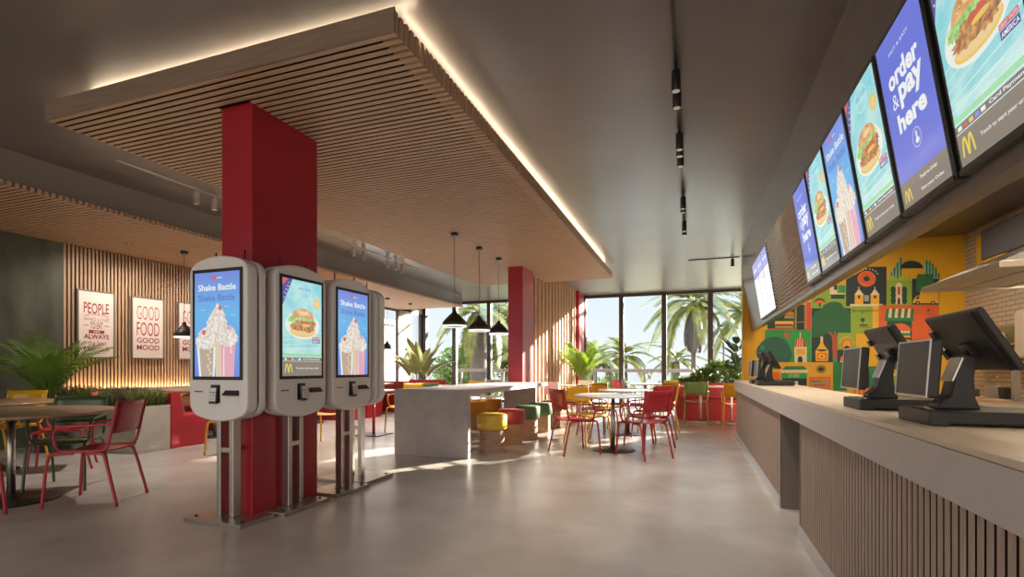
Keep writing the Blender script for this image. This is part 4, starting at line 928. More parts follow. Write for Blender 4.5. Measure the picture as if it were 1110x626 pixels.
# blue-grey duct box with yellow trim high on the brick
t = thing('duct_box', 'blue-grey box with yellow trim high on the brick kitchen wall', 'duct box', (4.3, 9.2, 3.0))
d = lambda mb: local(mb, 4.3, 9.2, 3.0)
d(MB().box(4.24, 4.335, 8.3, 9.92, 2.80, 3.26)).build('casing', 'duct_blue', t, .004)
d(MB().box(4.27, 4.335, 9.925, 10.12, 2.62, 3.2).box(4.25, 4.335, 9.3, 9.92, 2.70, 2.79)).build('trim_board', 'yellow_wall', t)
# shelf niche panel on the brick wall, with jars
t = thing('wall_shelf', 'olive backed shelf unit on the brick wall above the kitchen counter', 'shelf', (4.3, 9.6, 1.3))
d = lambda mb: local(mb, 4.3, 9.6, 1.3)
d(MB().box(4.30, 4.335, 8.43, 9.98, 1.22, 1.73)).build('back_panel', 'olive_panel', t)
d(MB().box(4.12, 4.30, 8.43, 9.8, 1.44, 1.46)).build('shelf_board', 'hood', t)
d(MB().box(4.10, 4.30, 8.43, 9.98, 1.20, 1.22)).build('lower_board', 'hood', t)
def jar(x, y, z, r, h, m, label, name='jar', cat='jar', group='jars on the kitchen wall shelf'):
    t = thing(name, label, cat, (x, y, z), 0, group)
    MB().lathe([(r * .9, 0), (r, h * .08), (r, h * .7), (r * .7, h * .85), (r * .7, h * .88)], 16).build('body', m, t)
    MB().lathe([(r * .78, h * .88), (r * .78, h)], 16).build('lid', 'steel', t)
    return t
jar(4.2, 9.75, 1.46, .055, .19, 'cream_panel', 'cream jar at the left end of the kitchen wall shelf')
jar(4.2, 9.58, 1.46, .06, .16, 'concrete_light', 'grey squat jar beside the cream jar on the shelf')
jar(4.2, 9.40, 1.46, .045, .15, 'dark_metal', 'dark metal jar in the middle of the kitchen shelf')
jar(4.2, 9.22, 1.46, .05, .17, 'steel', 'shiny steel jar at the right end of the kitchen shelf')
jar(4.2, 9.36, 1.22, .05, .15, 'white', 'white jar standing below the kitchen shelf board')
t = thing('kitchen_cabinet', 'tall beige kitchen cabinet next to the brick wall shelf', 'cabinet', (4.2, 8.6, 0))
d = lambda mb: local(mb, 4.2, 8.6, 0)
d(MB().box(3.95, 4.335, 7.4, 8.41, 1.25, 1.86)).build('body', 'cream_panel', t, .006)
d(MB().box(3.935, 3.948, 7.42, 7.9, 1.27, 1.84)).build('door', 'cream_panel', t, .003)
d(MB().box(3.935, 3.948, 7.91, 8.39, 1.27, 1.84)).build('door', 'cream_panel', t, .003)
t.location = (4.2, 8.6, 0)
# steel gantry frame and preparation counter
t = thing('prep_counter', 'long low kitchen preparation counter behind the tills', 'kitchen counter', (2.8, 5.3, 0))
d = lambda mb: local(mb, 2.8, 5.3, 0)
d(MB().box(2.35, 3.25, 2.6, 8.0, .76, .80)).build('worktop', 'hood', t, .004)
d(MB().box(2.4, 3.2, 2.65, 7.95, .1, .76)).build('cabinet_body', 'cream_panel', t)
d(MB().box(2.45, 3.15, 2.7, 7.9, 0, .1)).build('plinth', 'dark_metal', t)
t = thing('steel_gantry', 'upright steel shelf frame rising from the kitchen counter', 'shelf frame', (3.0, 5.4, .8))
d = lambda mb: local(mb, 3.0, 5.4, .8)
for yy in (4.5, 6.34): d(MB().box(2.97, 3.02, yy, yy + .05, .8, 1.14)).build('post', 'steel', t)
d(MB().box(2.88, 3.2, 4.3, 6.45, 1.14, 1.18)).build('shelf', 'steel', t)
t = thing('chopping_board', 'wooden chopping board on the kitchen counter behind the till', 'chopping board', (2.62, 6.35, .8)); MB().box(-.2, .2, -.3, .3, 0, .025).build('board', 'board', t, .006)
t = thing('utensil_tub', 'square cream tub holding steel utensils on the kitchen counter', 'tub', (3.06, 6.92, .8))
MB().box(-.05, .05, -.05, .05, 0, .13).build('tub', 'cream_panel', t, .006)
for k in range(4):
    a = R(90 * k + 20); MB().tube([(.02 * math.cos(a), .02 * math.sin(a), .12), (.05 * math.cos(a), .05 * math.sin(a), .20), (.055 * math.cos(a), .055 * math.sin(a), .23)], .007, 6).build('utensil', 'steel', t)
t = thing('napkin_box', 'dark brown box beside the utensil tub', 'box', (3.1, 6.70, .8)); MB().prism([(-.06, 0), (.06, 0), (.08, .12), (-.04, .12)], 'x', -.06, .06).build('body', 'dark_wood', t, .004)
t = thing('green_tray', 'green tray standing on the kitchen counter', 'tray', (3.05, 7.45, .8)); MB().box(-.02, .02, -.26, .26, 0, .09).build('tray', 'green_metal', t, .01)
t = thing('pepper_mill', 'pale pepper mill on the kitchen counter', 'pepper mill', (2.83, 6.84, .8)); MB().lathe([(.03, 0), (.032, .02), (.022, .08), (.028, .14), (.022, .16)], 14).build('body', 'cream_panel', t); MB().lathe([(.024, .16), (.03, .18), (.018, .2), (.004, .21)], 14).build('knob', 'cream_panel', t)
# kitchen ceiling light, behind the bulkhead
t = thing('kitchen_light', 'long warm ceiling light in the kitchen behind the menu bulkhead', 'light', (3.3, 5.4, ZC))
MB().box(-.12, .12, -4.6, 1.6, -.06, 0).build('housing', 'white', t); MB().box(-.10, .10, -4.58, 1.58, -.064, -.06).build('diffuser', 'panel_light', t)
t = thing('kitchen_light', 'unseen ceiling light added to brighten the mural wall', 'light', (2.5, 9.1, ZC))  # hidden lamp, put in to light the mural
MB().box(-1.3, .9, -.12, .12, -.06, 0).build('housing', 'white', t); MB().box(-1.28, .88, -.10, .10, -.064, -.06).build('diffuser', 'panel_light', t)
# ================================================================== KIOSKS (local: front faces -y, origin on the floor at the middle of the front face)
def kiosk_outline(w, z0, z1, sag=.062, rc=.075):
    """straight sides, shallow arched top and bottom, rounded shoulders"""
    hw = w / 2
    def arch(zp, sg):
        """from the left side to the right side; sg +1 top, -1 bottom"""
        ctrl = []
        for i in range(17):
            u = -1 + 2 * i / 16
            ctrl.append((u * hw, zp - sg * sag * u * u))
        # cut the corner with a fillet
        def fil(sx):
            zc = zp - sg * sag
            a = Vector((sx * hw, zc - sg * rc)); b = Vector((sx * hw, zc)); u = 1 - rc / hw
            c = Vector((sx * hw * u, zp - sg * sag * u * u))
            return [tuple(a * (1 - t) ** 2 + b * 2 * t * (1 - t) + c * t * t) for t in [k / 7 for k in range(8)]]
        mid = [q for q in ctrl if abs(q[0]) < hw - rc - .001]
        return fil(-1) + mid + fil(1)[::-1]
    return arch(z0, -1) + arch(z1, 1)[::-1]
def make_kiosk(kind, label, loc, rz, depth=.17, base=None, twist=0):
    t = thing('order_kiosk', label, 'kiosk', loc, rz, 'self-order kiosks round the red column')
    W = .56
    out = kiosk_outline(W, .735, 1.935)
    mb = MB().prism(out, 'y', 0, .095, 0, True); body = mb.build('front_shell', 'kiosk', t, .014, 3, 50)
    inn = [(x * .93, z + (.03 if z < 1.3 else -.03)) for x, z in out]
    MB().prism(inn, 'y', .095, .115, 0, True).build('seam', 'black', t)
    MB().prism(out, 'y', .115, depth, 0, True).build('rear_shell', 'kiosk', t, .012, 3, 50)
    # screen
    zb, zt = 1.035, 1.84; w = .48
    f = MB().box(-w/2, w/2, -.006, .02, zb, zt); s = f.build('screen', 'black', t, .002)
    picture(s, kind, w - .05, zt - zb - .05, 0, -.0062, zb + .025)
    # slot, card reader, tray
    MB().box(-.225, -.145, -.003, .01, .945, .953).build('ticket_slot', 'black', t)
    r = MB().box(-.055, .025, -.008, .01, .985, 1.0).box(-.055, .025, -.004, .01, .87, .985); r = r.build('reader_recess', 'black', t)
    m = Matrix.Translation((-.015, -.018, .925)) @ Matrix.Rotation(R(twist), 4, 'Z') @ Matrix.Rotation(R(-8), 4, 'X')
    k = MB(); k.M = m; k.box(-.028, .028, -.012, .012, -.062, .062); cr = k.build('card_reader', 'dark_metal', t, .006)
    k = MB(); k.M = m
    k.box(-.022, .022, -.014, -.012, .022, .052)
    k.build('reader_display', 'keypad', cr)
    k = MB(); k.M = m
    for i in range(4):
        for j in range(3): k.box(-.022 + .0155 * j, -.0095 + .0155 * j, -.0145, -.012, .004 - .0155 * i, .0155 - .0155 * i)
    k.build('keypad', 'white', cr)
    MB().prism([(-.001, .962), (-.03, .934), (-.03, .924), (-.001, .924)], 'x', .075, .205).build('receipt_tray', 'black', t, .002)
    MB().box(.08, .20, -.0025, .01, .862, .918).build('receipt_plate', 'kiosk', t)
    # posts
    for sx in (-1, 1):
        MB().box(sx * .062 - .02, sx * .062 + .02, .06, .13, .03, .80).build('post', 'steel', t, .004)
    MB().box(-.045, .045, .07, .12, .50, .535).build('crossbar', 'steel', t)
    for sx in (-.13, .15): MB().tube([(sx, .10, 1.86), (sx, .10, 1.985)], .006, 6).build('rod', 'black', t)
    if base:
        b = MB().prism(base, 'z', 0, .03); bo = b.build('base_plate', 'steel_plate', t, .003)
        x0 = min(p[0] for p in base); x1 = max(p[0] for p in base); y0 = min(p[1] for p in base)
        for bx in (x0 + .05, x1 - .05): MB().lathe([(.012, .03), (.012, .038), (.006, .042)], 10, (bx, y0 + .06, 0)).build('bolt', 'dark_metal', bo)
    return t
# front kiosk: plate wraps the column foot on both sides
make_kiosk('shake', 'front order kiosk showing milkshakes, facing straight forward', (-3.235, 2.755, 0), 0, .172,
           [(-.26, -.06), (.28, -.06), (.28, .25), (.145, .25), (.145, .165), (-.175, .165), (-.175, .25), (-.26, .25)], 16)
# two kiosks facing the counter side (+x)
make_kiosk('burger', 'middle order kiosk showing a burger, on the side of the red column', (-2.94, 3.275, 0), R(90), .155,
           [(-.255, -.06), (.255, -.06), (.255, .152), (-.255, .152)])
make_kiosk('shake', 'third order kiosk with a paler milkshake screen, behind the burger kiosk', (-2.945, 3.925, 0), R(90), .17,
           [(-.29, -.075), (.15, -.075), (.15, .26), (-.29, .26)])
make_kiosk('burger', 'rear order kiosk turned away, only its grey side showing', (-3.235, 4.46, 0), R(180), .17,
           [(-.30, -.12), (.28, -.12), (.28, .36), (-.30, .36)])

# ================================================================== CHAIRS (local: sitter faces +y)
def make_chair(m, label, group='metal armchairs', loc=(0, 0, 0), rz=0):
    t = thing('armchair', label, 'chair', loc, rz, group)
    g = []
    for i in range(7):
        v = -.21 + .42 * i / 6; row = []
        for j in range(5):
            u = -.205 + .41 * j / 4
            row.append((u * (1 - .06 * (i == 6)), v, .447 - .014 * math.cos(u / .205 * PI / 2) * 1.0 - (.014 if i == 6 else 0) + (.006 if i == 0 else 0)))
        g.append(row)
    MB().sheet(g, .008).build('seat', m, t)
    g = []
    for i in range(6):
        z = .585 + .26 * i / 5; row = []
        for j in range(7):
            u = -.212 + .424 * j / 6
            row.append((u, -.222 - .035 * (1 - (u / .212) ** 2) - .055 * (i / 5), z))
        g.append(row)
    MB().sheet(g, .008).build('backrest', m, t)
    for sx in (-1, 1):
        fl = smooth_path([(sx * .19, .05, .432), (sx * .205, .195, .430), (sx * .212, .222, .405), (sx * .228, .252, 0)], 2)
        MB().tube(fl, .0125, 8).build('leg', m, t)
        rl = smooth_path([(sx * .19, -.04, .430), (sx * .205, -.165, .430), (sx * .21, -.19, .405), (sx * .228, -.285, 0)], 2)
        MB().tube(rl, .0125, 8).build('leg', m, t)
        p = [(sx * .213, -.282, .85), (sx * .208, -.225, .56), (sx * .205, -.205, .47), (sx * .205, -.165, .447), (sx * .208, .06, .447), (sx * .212, .135, .45), (sx * .228, .16, .50), (sx * .238, .165, .60), (sx * .240, .135, .645), (sx * .238, .05, .652), (sx * .225, -.18, .662), (sx * .21, -.246, .664)]
        MB().tube(smooth_path(p, 2), .0115, 8).build('arm_frame', m, t)
    return t
PROTO = {}
def chair(m, x, y, face, label, group=None):
    """face = (dx, dy) the way the sitter looks"""
    rz = math.atan2(face[1], face[0]) - PI / 2
    if m in PROTO: return dup(PROTO[m], (x, y, 0), rz, label, group)
    PROTO[m] = make_chair(m, label, group, (x, y, 0), rz); return PROTO[m]

# round table
def round_table(x, y, r, rb, mat, label, group, rp=.028):
    t = thing('round_table', label, 'table', (x, y, 0), 0, group)
    MB().lathe([(r - .012, .728), (r, .738), (r, .748), (r - .006, .755)], 56).build('tabletop', mat, t)
    MB().lathe([(rp, .03), (rp, .728)], 20).build('pole', 'steel', t)
    MB().lathe([(.10, .712), (.10, .7275)], 20).build('top_plate', 'dark_metal', t)
    MB().lathe([(rb, 0), (rb, .008), (rb - .01, .012), (.07, .016), (.045, .035), (rp, .05)], 40).build('base', 'dark_metal', t)
    return t
G1 = 'chairs round the left front tables'
round_table(-5.43, 2.64, .71, .33, 'table_wood', 'large round wooden table at the left edge on a dark disc base', 'wooden round tables on the left')
round_table(-7.27, 3.25, .68, .33, 'table_wood', 'round wooden table by the green wall, partly cut by the picture edge', 'wooden round tables on the left')
chair('red_metal', -4.76, 2.88, (-.87, -.48), 'red armchair at the front left wooden table, its back to the kiosks', G1)
chair('green_metal', -5.58, 3.14, (.62, -.78), 'dark green armchair behind the front left wooden table', G1)
chair('red_metal', -5.17, 2.11, (-.1, 1), 'red armchair cut by the left picture edge, only a leg and arm showing', G1)
chair('yellow_metal', -7.66, 3.70, (.45, -.9), 'yellow armchair at the table by the green wall', G1)
chair('red_metal', -6.68, 3.70, (-.6, -.8), 'red armchair behind the dark green chair, mostly hidden', G1)

# right dining group
G2 = 'chairs round the white tables'
TG = 'white round tables by the windows'
round_table(-1.026, 7.04, .53, .297, 'white_top', 'nearest white round table on a disc base', TG)
round_table(-1.03, 8.80, .50, .28, 'white_top', 'white round table just behind the nearest white one', TG)
round_table(-2.30, 10.85, .45, .26, 'white_top', 'far white round table beside the slat partition', TG)
round_table(-1.05, 12.4, .45, .26, 'white_top', 'farthest white round table in front of the big window', TG)
def four(cx, cy, spec):
    for (dx, dy), m, lab in spec: chair(m, cx + dx, cy + dy, (-dx, -dy), lab, G2)
four(-1.03, 7.04, (((-.44, -.38), 'red_metal', 'red armchair on the near left of the nearest white table'), ((.44, -.40), 'red_metal', 'red armchair nearest to the counter, its back to the camera'),
                   ((-.42, .38), 'yellow_metal', 'yellow armchair on the far left of the nearest white table'), ((.44, .42), 'red_metal', 'red armchair on the far right of the nearest white table')))
four(-1.03, 8.80, (((-.44, -.38), 'red_metal', 'red armchair on the near left of the second white table'), ((.44, -.38), 'red_metal', 'red armchair on the near right of the second white table'),
                   ((-.42, .40), 'yellow_metal', 'yellow armchair on the far left of the second white table'), ((.46, .42), 'yellow_metal', 'yellow armchair on the far right of the second white table')))
four(-1.05, 12.4, (((-.4, -.35), 'red_metal', 'red armchair at the farthest white table'), ((.4, -.35), 'yellow_metal', 'yellow armchair at the farthest white table, turned from the camera')))
chair('olive_metal', .07, 11.06, (0, 1), 'light green armchair facing the red window bench', G2)
chair('yellow_metal', .77, 10.55, (0, 1), 'yellow armchair half hidden by the end of the counter', G2)

# red window bench with planter behind, narrow table
t = thing('window_bench', 'long red bench with red back below the window planter', 'bench', (.4, 12.0, 0))
d = lambda mb: local(mb, .4, 12.0, 0)
d(MB().box(-.36, 1.7, 11.68, 12.2, 0, .40)).build('base', 'red_vinyl', t, .006)
d(MB().box(-.36, 1.7, 11.66, 12.12, .40, .46)).build('seat_cushion', 'red_vinyl', t, .02)
d(MB().box(-.36, 1.7, 12.12, 12.25, .40, .80)).build('back', 'red_vinyl', t, .02)
t = thing('bench_table', 'narrow white table between the green chair and the red bench', 'table', (.36, 11.45, 0))
MB().box(-.64, .70, -.19, .17, .725, .755).build('tabletop', 'white_top', t, .006)
MB().lathe([(.028, .012), (.028, .725)], 16, (-.2, 0, 0)).build('pole', 'steel', t); MB().lathe([(.028, .012), (.028, .725)], 16, (.4, 0, 0)).build('pole', 'steel', t)
MB().box(-.38, -.02, -.17, .17, 0, .012).build('foot', 'steel', t); MB().box(.22, .58, -.17, .17, 0, .012).build('foot', 'steel', t)
t = thing('window_planter', 'long red planter box behind the window bench', 'planter', (.6, 12.55, 0))
MB().box(-.96, 1.1, -.28, .28, 0, .74).build('box', 'red_vinyl', t, .008); MB().box(-.94, 1.08, -.26, .26, .74, .755).build('soil', 'soil', t)

# ---------------------------------------------------------------- communal table and stools
t = thing('communal_table', 'long concrete communal table with a slab leg at the front', 'table', (-3.12, 7.55, 0))
d = lambda mb: local(mb, -3.12, 7.55, 0)
d(MB().box(-3.65, -2.60, 5.72, 9.355, .785, .85)).build('tabletop', 'concrete', t, .003)
d(MB().box(-3.65, -2.60, 5.72, 5.79, 0, .785)).build('slab_leg', 'concrete', t, .003)
d(MB().box(-3.45, -2.80, 9.25, 9.31, 0, .785)).build('rear_leg', 'concrete', t, .003)
def make_stool(m, label, x, y):
    t = thing('stool', label, 'stool', (x, y, 0), 0, 'upholstered drum stools at the communal table')
    prof = []
    for k in range(6): z = .052 * k; prof += [(.168, z), (.168, z + .044), (.163, z + .047), (.163, z + .050)]
    MB().lathe(prof, 40, smooth=False).build('base', 'stool_wood', t)
    MB().lathe([(.19, .312), (.200, .322), (.203, .40), (.203, .485), (.198, .503), (.186, .512), (.0, .516)], 40).build('seat', m, t)
    return t
st = {}
for y, m, lab in ((6.31, 'stool_yellow', 'nearest yellow drum stool at the front corner of the table'), (7.07, 'stool_red', 'red drum stool between the yellow and the green ones'), (7.85, 'stool_green', 'nearer of the two green drum stools'),
                  (8.63, 'stool_green', 'farther green drum stool, next to the brown one'), (9.38, 'stool_brown', 'brown drum stool at the far end of the communal table')):
    make_stool(m, lab, -2.52, y)
make_stool('stool_orange', 'nearer orange drum stool behind the table slab', -3.77, 7.85)
make_stool('stool_orange', 'middle orange drum stool on the far side of the table', -3.77, 8.6)
make_stool('stool_orange', 'farthest orange drum stool in front of the far red column', -3.77, 9.36)

def pendant(x, y, ztop, zb, r, h, label, group, glow=True):
    t = thing('pendant_lamp', label, 'lamp', (x, y, zb), 0, group)
    n = 12
    prof = [(.02, h), (.03, h * .94), (r * .22, h * .82), (r * .55, h * .58), (r * .86, h * .36), (r * .98, h * .24), (r, h * .14), (r * .96, h * .03), (r * .90, 0)]
    inner = [(r * .90, 0), (r * .86, h * .1), (r * .5, h * .45), (.015, h * .75)]
    MB().lathe(prof + inner[1:], 40).build('shade', 'pendant', t)
    if glow: MB().lathe([(r * .985, .012), (r * .99, -.006), (r * .955, -.012), (r * .90, -.004)], 40, cap0=False, cap1=False).build('rim_diffuser', 'lamp_glow', t)
    if glow: MB().lathe([(0.001, h * .17), (r * .84, h * .16), (r * .84, h * .12), (.001, h * .12)], 32).build('diffuser', 'lamp_glow', t)
    MB().tube([(0, 0, h), (0, 0, ztop - zb - .03)], .0035, 6).build('cord', 'black', t)
    MB().lathe([(.055, ztop - zb - .045), (.055, ztop - zb)], 20).build('ceiling_cap', 'black', t)
    return t
for y, lab in ((6.74, 'nearest black pendant lamp over the communal table'), (7.65, 'middle black pendant lamp over the communal table'), (8.54, 'farthest black pendant lamp, beside the far red column')):
    pendant(-3.28, y, 3.1, 1.735, .178, .24, lab, 'black pendants over the communal table')
for y, lab in ((5.95, 'small black pendant in front of the third poster'), (11.73, 'small pendant over a booth near the left wall window'), (12.9, 'small pendant beside the banana plant')):
    pendant(-7.7, y, 3.0, 1.62, .15, .24, lab, 'small pendants over the booths')

# ================================================================== LEFT SIDE: PLANTER, BOOTHS, POSTERS
t = thing('planter_box', 'pale concrete planter box full of grass and heather', 'planter', (-7.8, 4.83, 0))
MB().box(-.88, .98, -.235, .235, 0, .615).build('box', 'concrete_light', t, .004)
MB().box(-.86, .96, -.215, .215, .6, .625).build('soil', 'soil', t)
def tufts(name, x0, x1, y0, y1, z, n, h0, h1, mats, label, cat, frac=.25, spread=.16, w=.006, seed=1):
    rnd = random.Random(seed); mb = MB()
    for i in range(n):
        x = rnd.uniform(x0, x1); y = rnd.uniform(y0, y1); k = 1 if rnd.random() < frac * (1 + math.sin(x * 5)) else 0
        for b in range(5):
            a = rnd.uniform(0, 2 * PI); h = rnd.uniform(h0, h1); s = rnd.uniform(.2, 1) * spread
            dx, dy = math.cos(a), math.sin(a); px, py = -dy * w, dx * w
            p = [(x - px, y - py, z), (x + px, y + py, z), (x + dx * s * .4 + px, y + dy * s * .4 + py, z + h * .65), (x + dx * s * .4 - px, y + dy * s * .4 - py, z + h * .65), (x + dx * s, y + dy * s, z + h)]
            mb.add(p, [(0, 1, 2, 3), (3, 2, 4)], k)
            if k:
                c = Vector(p[4])
                for q in range(3):
                    e = c + Vector((rnd.uniform(-.012, .012), rnd.uniform(-.012, .012), rnd.uniform(-.03, .015)))
                    mb.add([tuple(e + Vector((-.007, 0, 0))), tuple(e + Vector((.007, 0, 0))), tuple(e + Vector((0, .007, .012)))], [(0, 1, 2)], 1)
    o = mb.build(name, mats); return tag(o, label, cat, None, 'stuff')
tufts('planter_grass', -8.6, -6.86, 4.63, 5.03, .62, 1500, .08, .24, ['grass', 'heather'], 'dense green grass with purple heather growing in the concrete planter', 'grass', .22, .14)

# booths: benches run from the aisle to the wall
def bench(yb, face, label):
    t = thing('booth_bench', label, 'bench', (-7.77, yb, 0), 0, 'red booth benches along the left wall')
    s = face
    def P(pts): return [(s * a, b) for a, b in pts]
    MB().prism(P([(0, 0), (0, .78), (.13, .78), (.19, .44), (.62, .42), (.53, 0)]), 'x', .90, .94).build('end_panel', 'red_vinyl', t, .006)
    MB().prism(P([(0, .0), (0, .40), (.60, .40), (.52, 0)]), 'x', -.9, .90).build('base', 'red_vinyl', t)
    MB().prism(P([(.10, .40), (.10, .455), (.61, .455), (.61, .40)]), 'x', -.9, .90).build('seat_cushion', 'red_vinyl', t, .02)
    MB().prism(P([(.005, .40), (.005, .775), (.125, .775), (.17, .455), (.17, .40)]), 'x', -.9, .90).build('back', 'red_vinyl', t, .015)
    return t
bench(5.085, 1, 'nearest red booth bench, its end touching the concrete planter')
bench(7.30, -1, 'red booth bench facing the nearest one, hidden behind the kiosks')
bench(7.36, 1, 'red booth bench back to back with the second one')
bench(9.56, -1, 'red booth bench end seen between the second and third kiosks')
bench(9.62, 1, 'red booth bench standing at the middle of the left wall')
bench(11.8, -1, 'red booth bench nearest to the far windows')
for y, lab in ((6.2, 'dark booth table beside the nearest red bench'), (8.45, 'dark booth table behind the kiosks'), (10.7, 'dark booth table close to the far windows')):
    t = thing('booth_table', lab, 'table', (-7.7, y, 0), 0, 'booth tables along the left wall')
    MB().box(-.75, .65, -.33, .33, .725, .755).build('tabletop', 'table_wood', t, .005)
    for sx in (-.45, .38):
        MB().lathe([(.03, .02), (.03, .725)], 14, (sx, 0, 0)).build('pole', 'steel', t)
        MB().lathe([(.22, 0), (.22, .012), (.05, .02)], 28, (sx, 0, 0)).build('base', 'dark_metal', t)
# aisle tables and chairs behind the kiosks
def square_table(x, y, label, top='white_top'):
    t = thing('square_table', label, 'table', (x, y, 0), 0, 'square aisle tables')
    MB().box(-.35, .35, -.35, .35, .73, .755).build('tabletop', top, t, .005)
    MB().lathe([(.025, .012), (.025, .73)], 14).build('pole', 'red_metal', t)
    MB().box(-.23, .23, -.23, .23, 0, .012).build('base', 'dark_metal', t, .003)
square_table(-5.06, 7.3, 'square table on a red pole behind the kiosks')
square_table(-5.1, 9.6, 'square white table in the aisle beyond the communal table')
G3 = 'chairs at the aisle tables'
chair('yellow_metal', -5.62, 5.03, (-1, .1), 'yellow armchair hidden behind the front kiosk, one leg showing', G3)
chair('yellow_metal', -5.1, 6.22, (-.3, 1), 'yellow armchair seen between the second and third kiosks', G3)
chair('yellow_metal', -4.85, 7.92, (-.1, -1), 'yellow armchair just left of the concrete slab', G3)
chair('olive_metal', -4.75, 8.75, (-.2, 1), 'olive green armchair beyond the concrete table, only its back showing', G3)
chair('yellow_metal', -4.55, 10.0, (-.3, -1), 'yellow armchair right of the red aisle bench', G3)
t = thing('aisle_bench', 'low red bench with back, beyond the concrete table', 'bench', (-6.1, 10.8, 0))
MB().box(-.5, .5, -.25, .25, 0, .40).build('base', 'red_vinyl', t, .01); MB().box(-.5, .5, -.25, .25, .40, .46).build('seat_cushion', 'red_vinyl', t, .02); MB().box(-.5, .5, .18, .27, .46, .84).build('back', 'red_vinyl', t, .02)

# white cushioned chairs with timber legs
def wood_chair(x, y, rz, label):
    t = thing('wooden_chair', label, 'chair', (x, y, 0), rz, 'white cushioned wooden chairs')
    MB().box(-.21, .21, -.21, .21, .42, .46).build('seat', 'white', t, .015)
    MB().prism([(-.21, .58), (-.24, .84), (-.21, .84), (-.18, .58)], 'x', -.2, .2).build('backrest', 'white', t, .01)
    for sx in (-1, 1):
        MB().tube([(sx * .19, .18, .42), (sx * .21, .2, 0)], .016, 8).build('leg', 'oak_z', t)
        MB().tube([(sx * .19, -.215, .62), (sx * .19, -.19, .42), (sx * .21, -.22, 0)], .016, 8).build('leg', 'oak_z', t)
    return t
wood_chair(-2.62, 10.3, R(-30), 'white cushioned wooden chair at the end of the communal table')
wood_chair(-2.42, 11.55, R(160), 'white cushioned wooden chair beyond the far round table, below the palm')
wood_chair(-4.55, 11.3, R(180), 'left white cushioned chair near the far window')
wood_chair(-4.02, 11.75, R(170), 'right white cushioned chair near the far window, beside the far red column')

# posters
PK = ['poster', 'poster_ink', 'poster_frame', 'white']
def make_poster(y0, y1, label, draw):
    W = y1 - y0; H = 1.06; zb = 1.28
    t = thing('framed_poster', label, 'poster', (XL + .014, (y0 + y1) / 2, zb), R(90), 'framed slogan posters')
    # local: x along +Y of the room, facing -y (room +x)
    f = .02
    mb = MB().box(-W/2, W/2, -.03, 0, 0, f).box(-W/2, W/2, -.03, 0, H - f, H).box(-W/2, -W/2 + f, -.03, 0, f, H - f).box(W/2 - f, W/2, -.03, 0, f, H - f)
    mb.build('frame', 'poster_frame', t, .002)
    mb = MB(); mb.box(-W/2 + f, W/2 - f, -.02, -.001, f, H - f); A = Art(mb, {'ink': 1}); A.y0 = -.0202; A.step = .0001
    draw(A, W - 2 * f, H); mb.build('print', ['poster', 'poster_ink'], t)
def pp(A, W, H):
    A.text('ink', 'PEOPLE', 0, H*.745, H*.16, W*.72, .012, arch=-H*.04)
    A.stroke('ink', [(-W*.36, H*.625), (-W*.2, H*.645), (0, H*.652), (W*.2, H*.645), (W*.36, H*.625)], H*.006)
    A.stroke('ink', [(-W*.36, H*.61), (-W*.2, H*.63), (0, H*.637), (W*.2, H*.63), (W*.36, H*.61)], H*.003)
    A.text('ink', 'WHO LOVE', 0, H*.575, H*.055, W*.72, -.008, arch=-H*.02)
    A.text('ink', 'TO EAT', 0, H*.482, H*.10, W*.36, .01)
    for s in (-1, 1): A.stroke('ink', [(s*W*.22, H*.48), (s*W*.27, H*.492), (s*W*.31, H*.475), (s*W*.37, H*.487)], H*.009)
    A.poly('ink', [(-W*.24, H*.365), (W*.24, H*.365), (W*.21, H*.39), (W*.24, H*.415), (-W*.24, H*.415), (-W*.21, H*.39)])
    A.idx['paper'] = 0; A.text('paper', 'ARE', 0, H*.39, H*.032, W*.2, .01)
    A.text('ink', 'ALWAYS', 0, H*.318, H*.07, W*.72, .035)
    A.text('ink', 'the best', W*.02, H*.225, H*.07, W*.52, -.004)
    A.text('ink', 'PEOPLE', 0, H*.15, H*.045, W*.70, -.01); A.rect('ink', W*.1, H*.115, W*.35, H*.12); A.rect('ink', -W*.35, H*.115, -W*.1, H*.12)
def gf(A, W, H):
    A.text('ink', 'GOOD', 0, H*.745, H*.22, W*.74, -.012); A.text('ink', 'FOOD', 0, H*.485, H*.22, W*.74, .0)
    A.text('ink', 'GOOD', 0, H*.30, H*.085, W*.74, .018); A.text('ink', 'MOOD', 0, H*.185, H*.085, W*.74, .018)
make_poster(5.11, 5.65, 'framed poster reading PEOPLE WHO LOVE TO EAT', pp)
make_poster(5.91, 6.47, 'middle framed poster reading GOOD FOOD GOOD MOOD', gf)
make_poster(6.73, 7.29, 'third framed poster, half hidden behind the front kiosk', gf)

# ---------------------------------------------------------------- ceiling tracks with spotlights
def track(name, label, p0, p1, spots, mat='dark_metal', L=.15):
    d = Vector(p1) - Vector(p0); ln = d.length; rz = math.atan2(d.y, d.x)
    t = thing(name, label, 'track light', p0, rz, 'ceiling track lights')
    MB().box(0, ln, -.012, .012, -.018, 0).build('rail', mat, t)
    for s in spots:
        q = MB().lathe([(.032, -.045 - L), (.034, -.04 - L), (.034, -.045), (.03, -.04), (.010, -.038), (.010, -.018)], 18, (s, 0, 0)).build('spotlight', mat, t)
        MB().lathe([(.028, -.0455 - L), (.027, -.0465 - L)], 16, (s, 0, 0)).build('lens', 'white', q)
    return t
track('ceiling_track', 'long black ceiling track above the open floor, near the counter', (-.115, 1.5, ZC), (-.115, 8.75, ZC), [1.2, 2.48, 2.74, 3.56, 3.72, 3.98, 5.45, 5.62, 6.6, 6.85])
track('ceiling_track', 'grey ceiling track left of the wooden raft, with paired spots', (-5.87, 3.75, ZC), (-5.87, 10.2, ZC), [.95, 1.2, 4.1, 4.4, 5.2, 5.5, 5.75], 'track_grey')
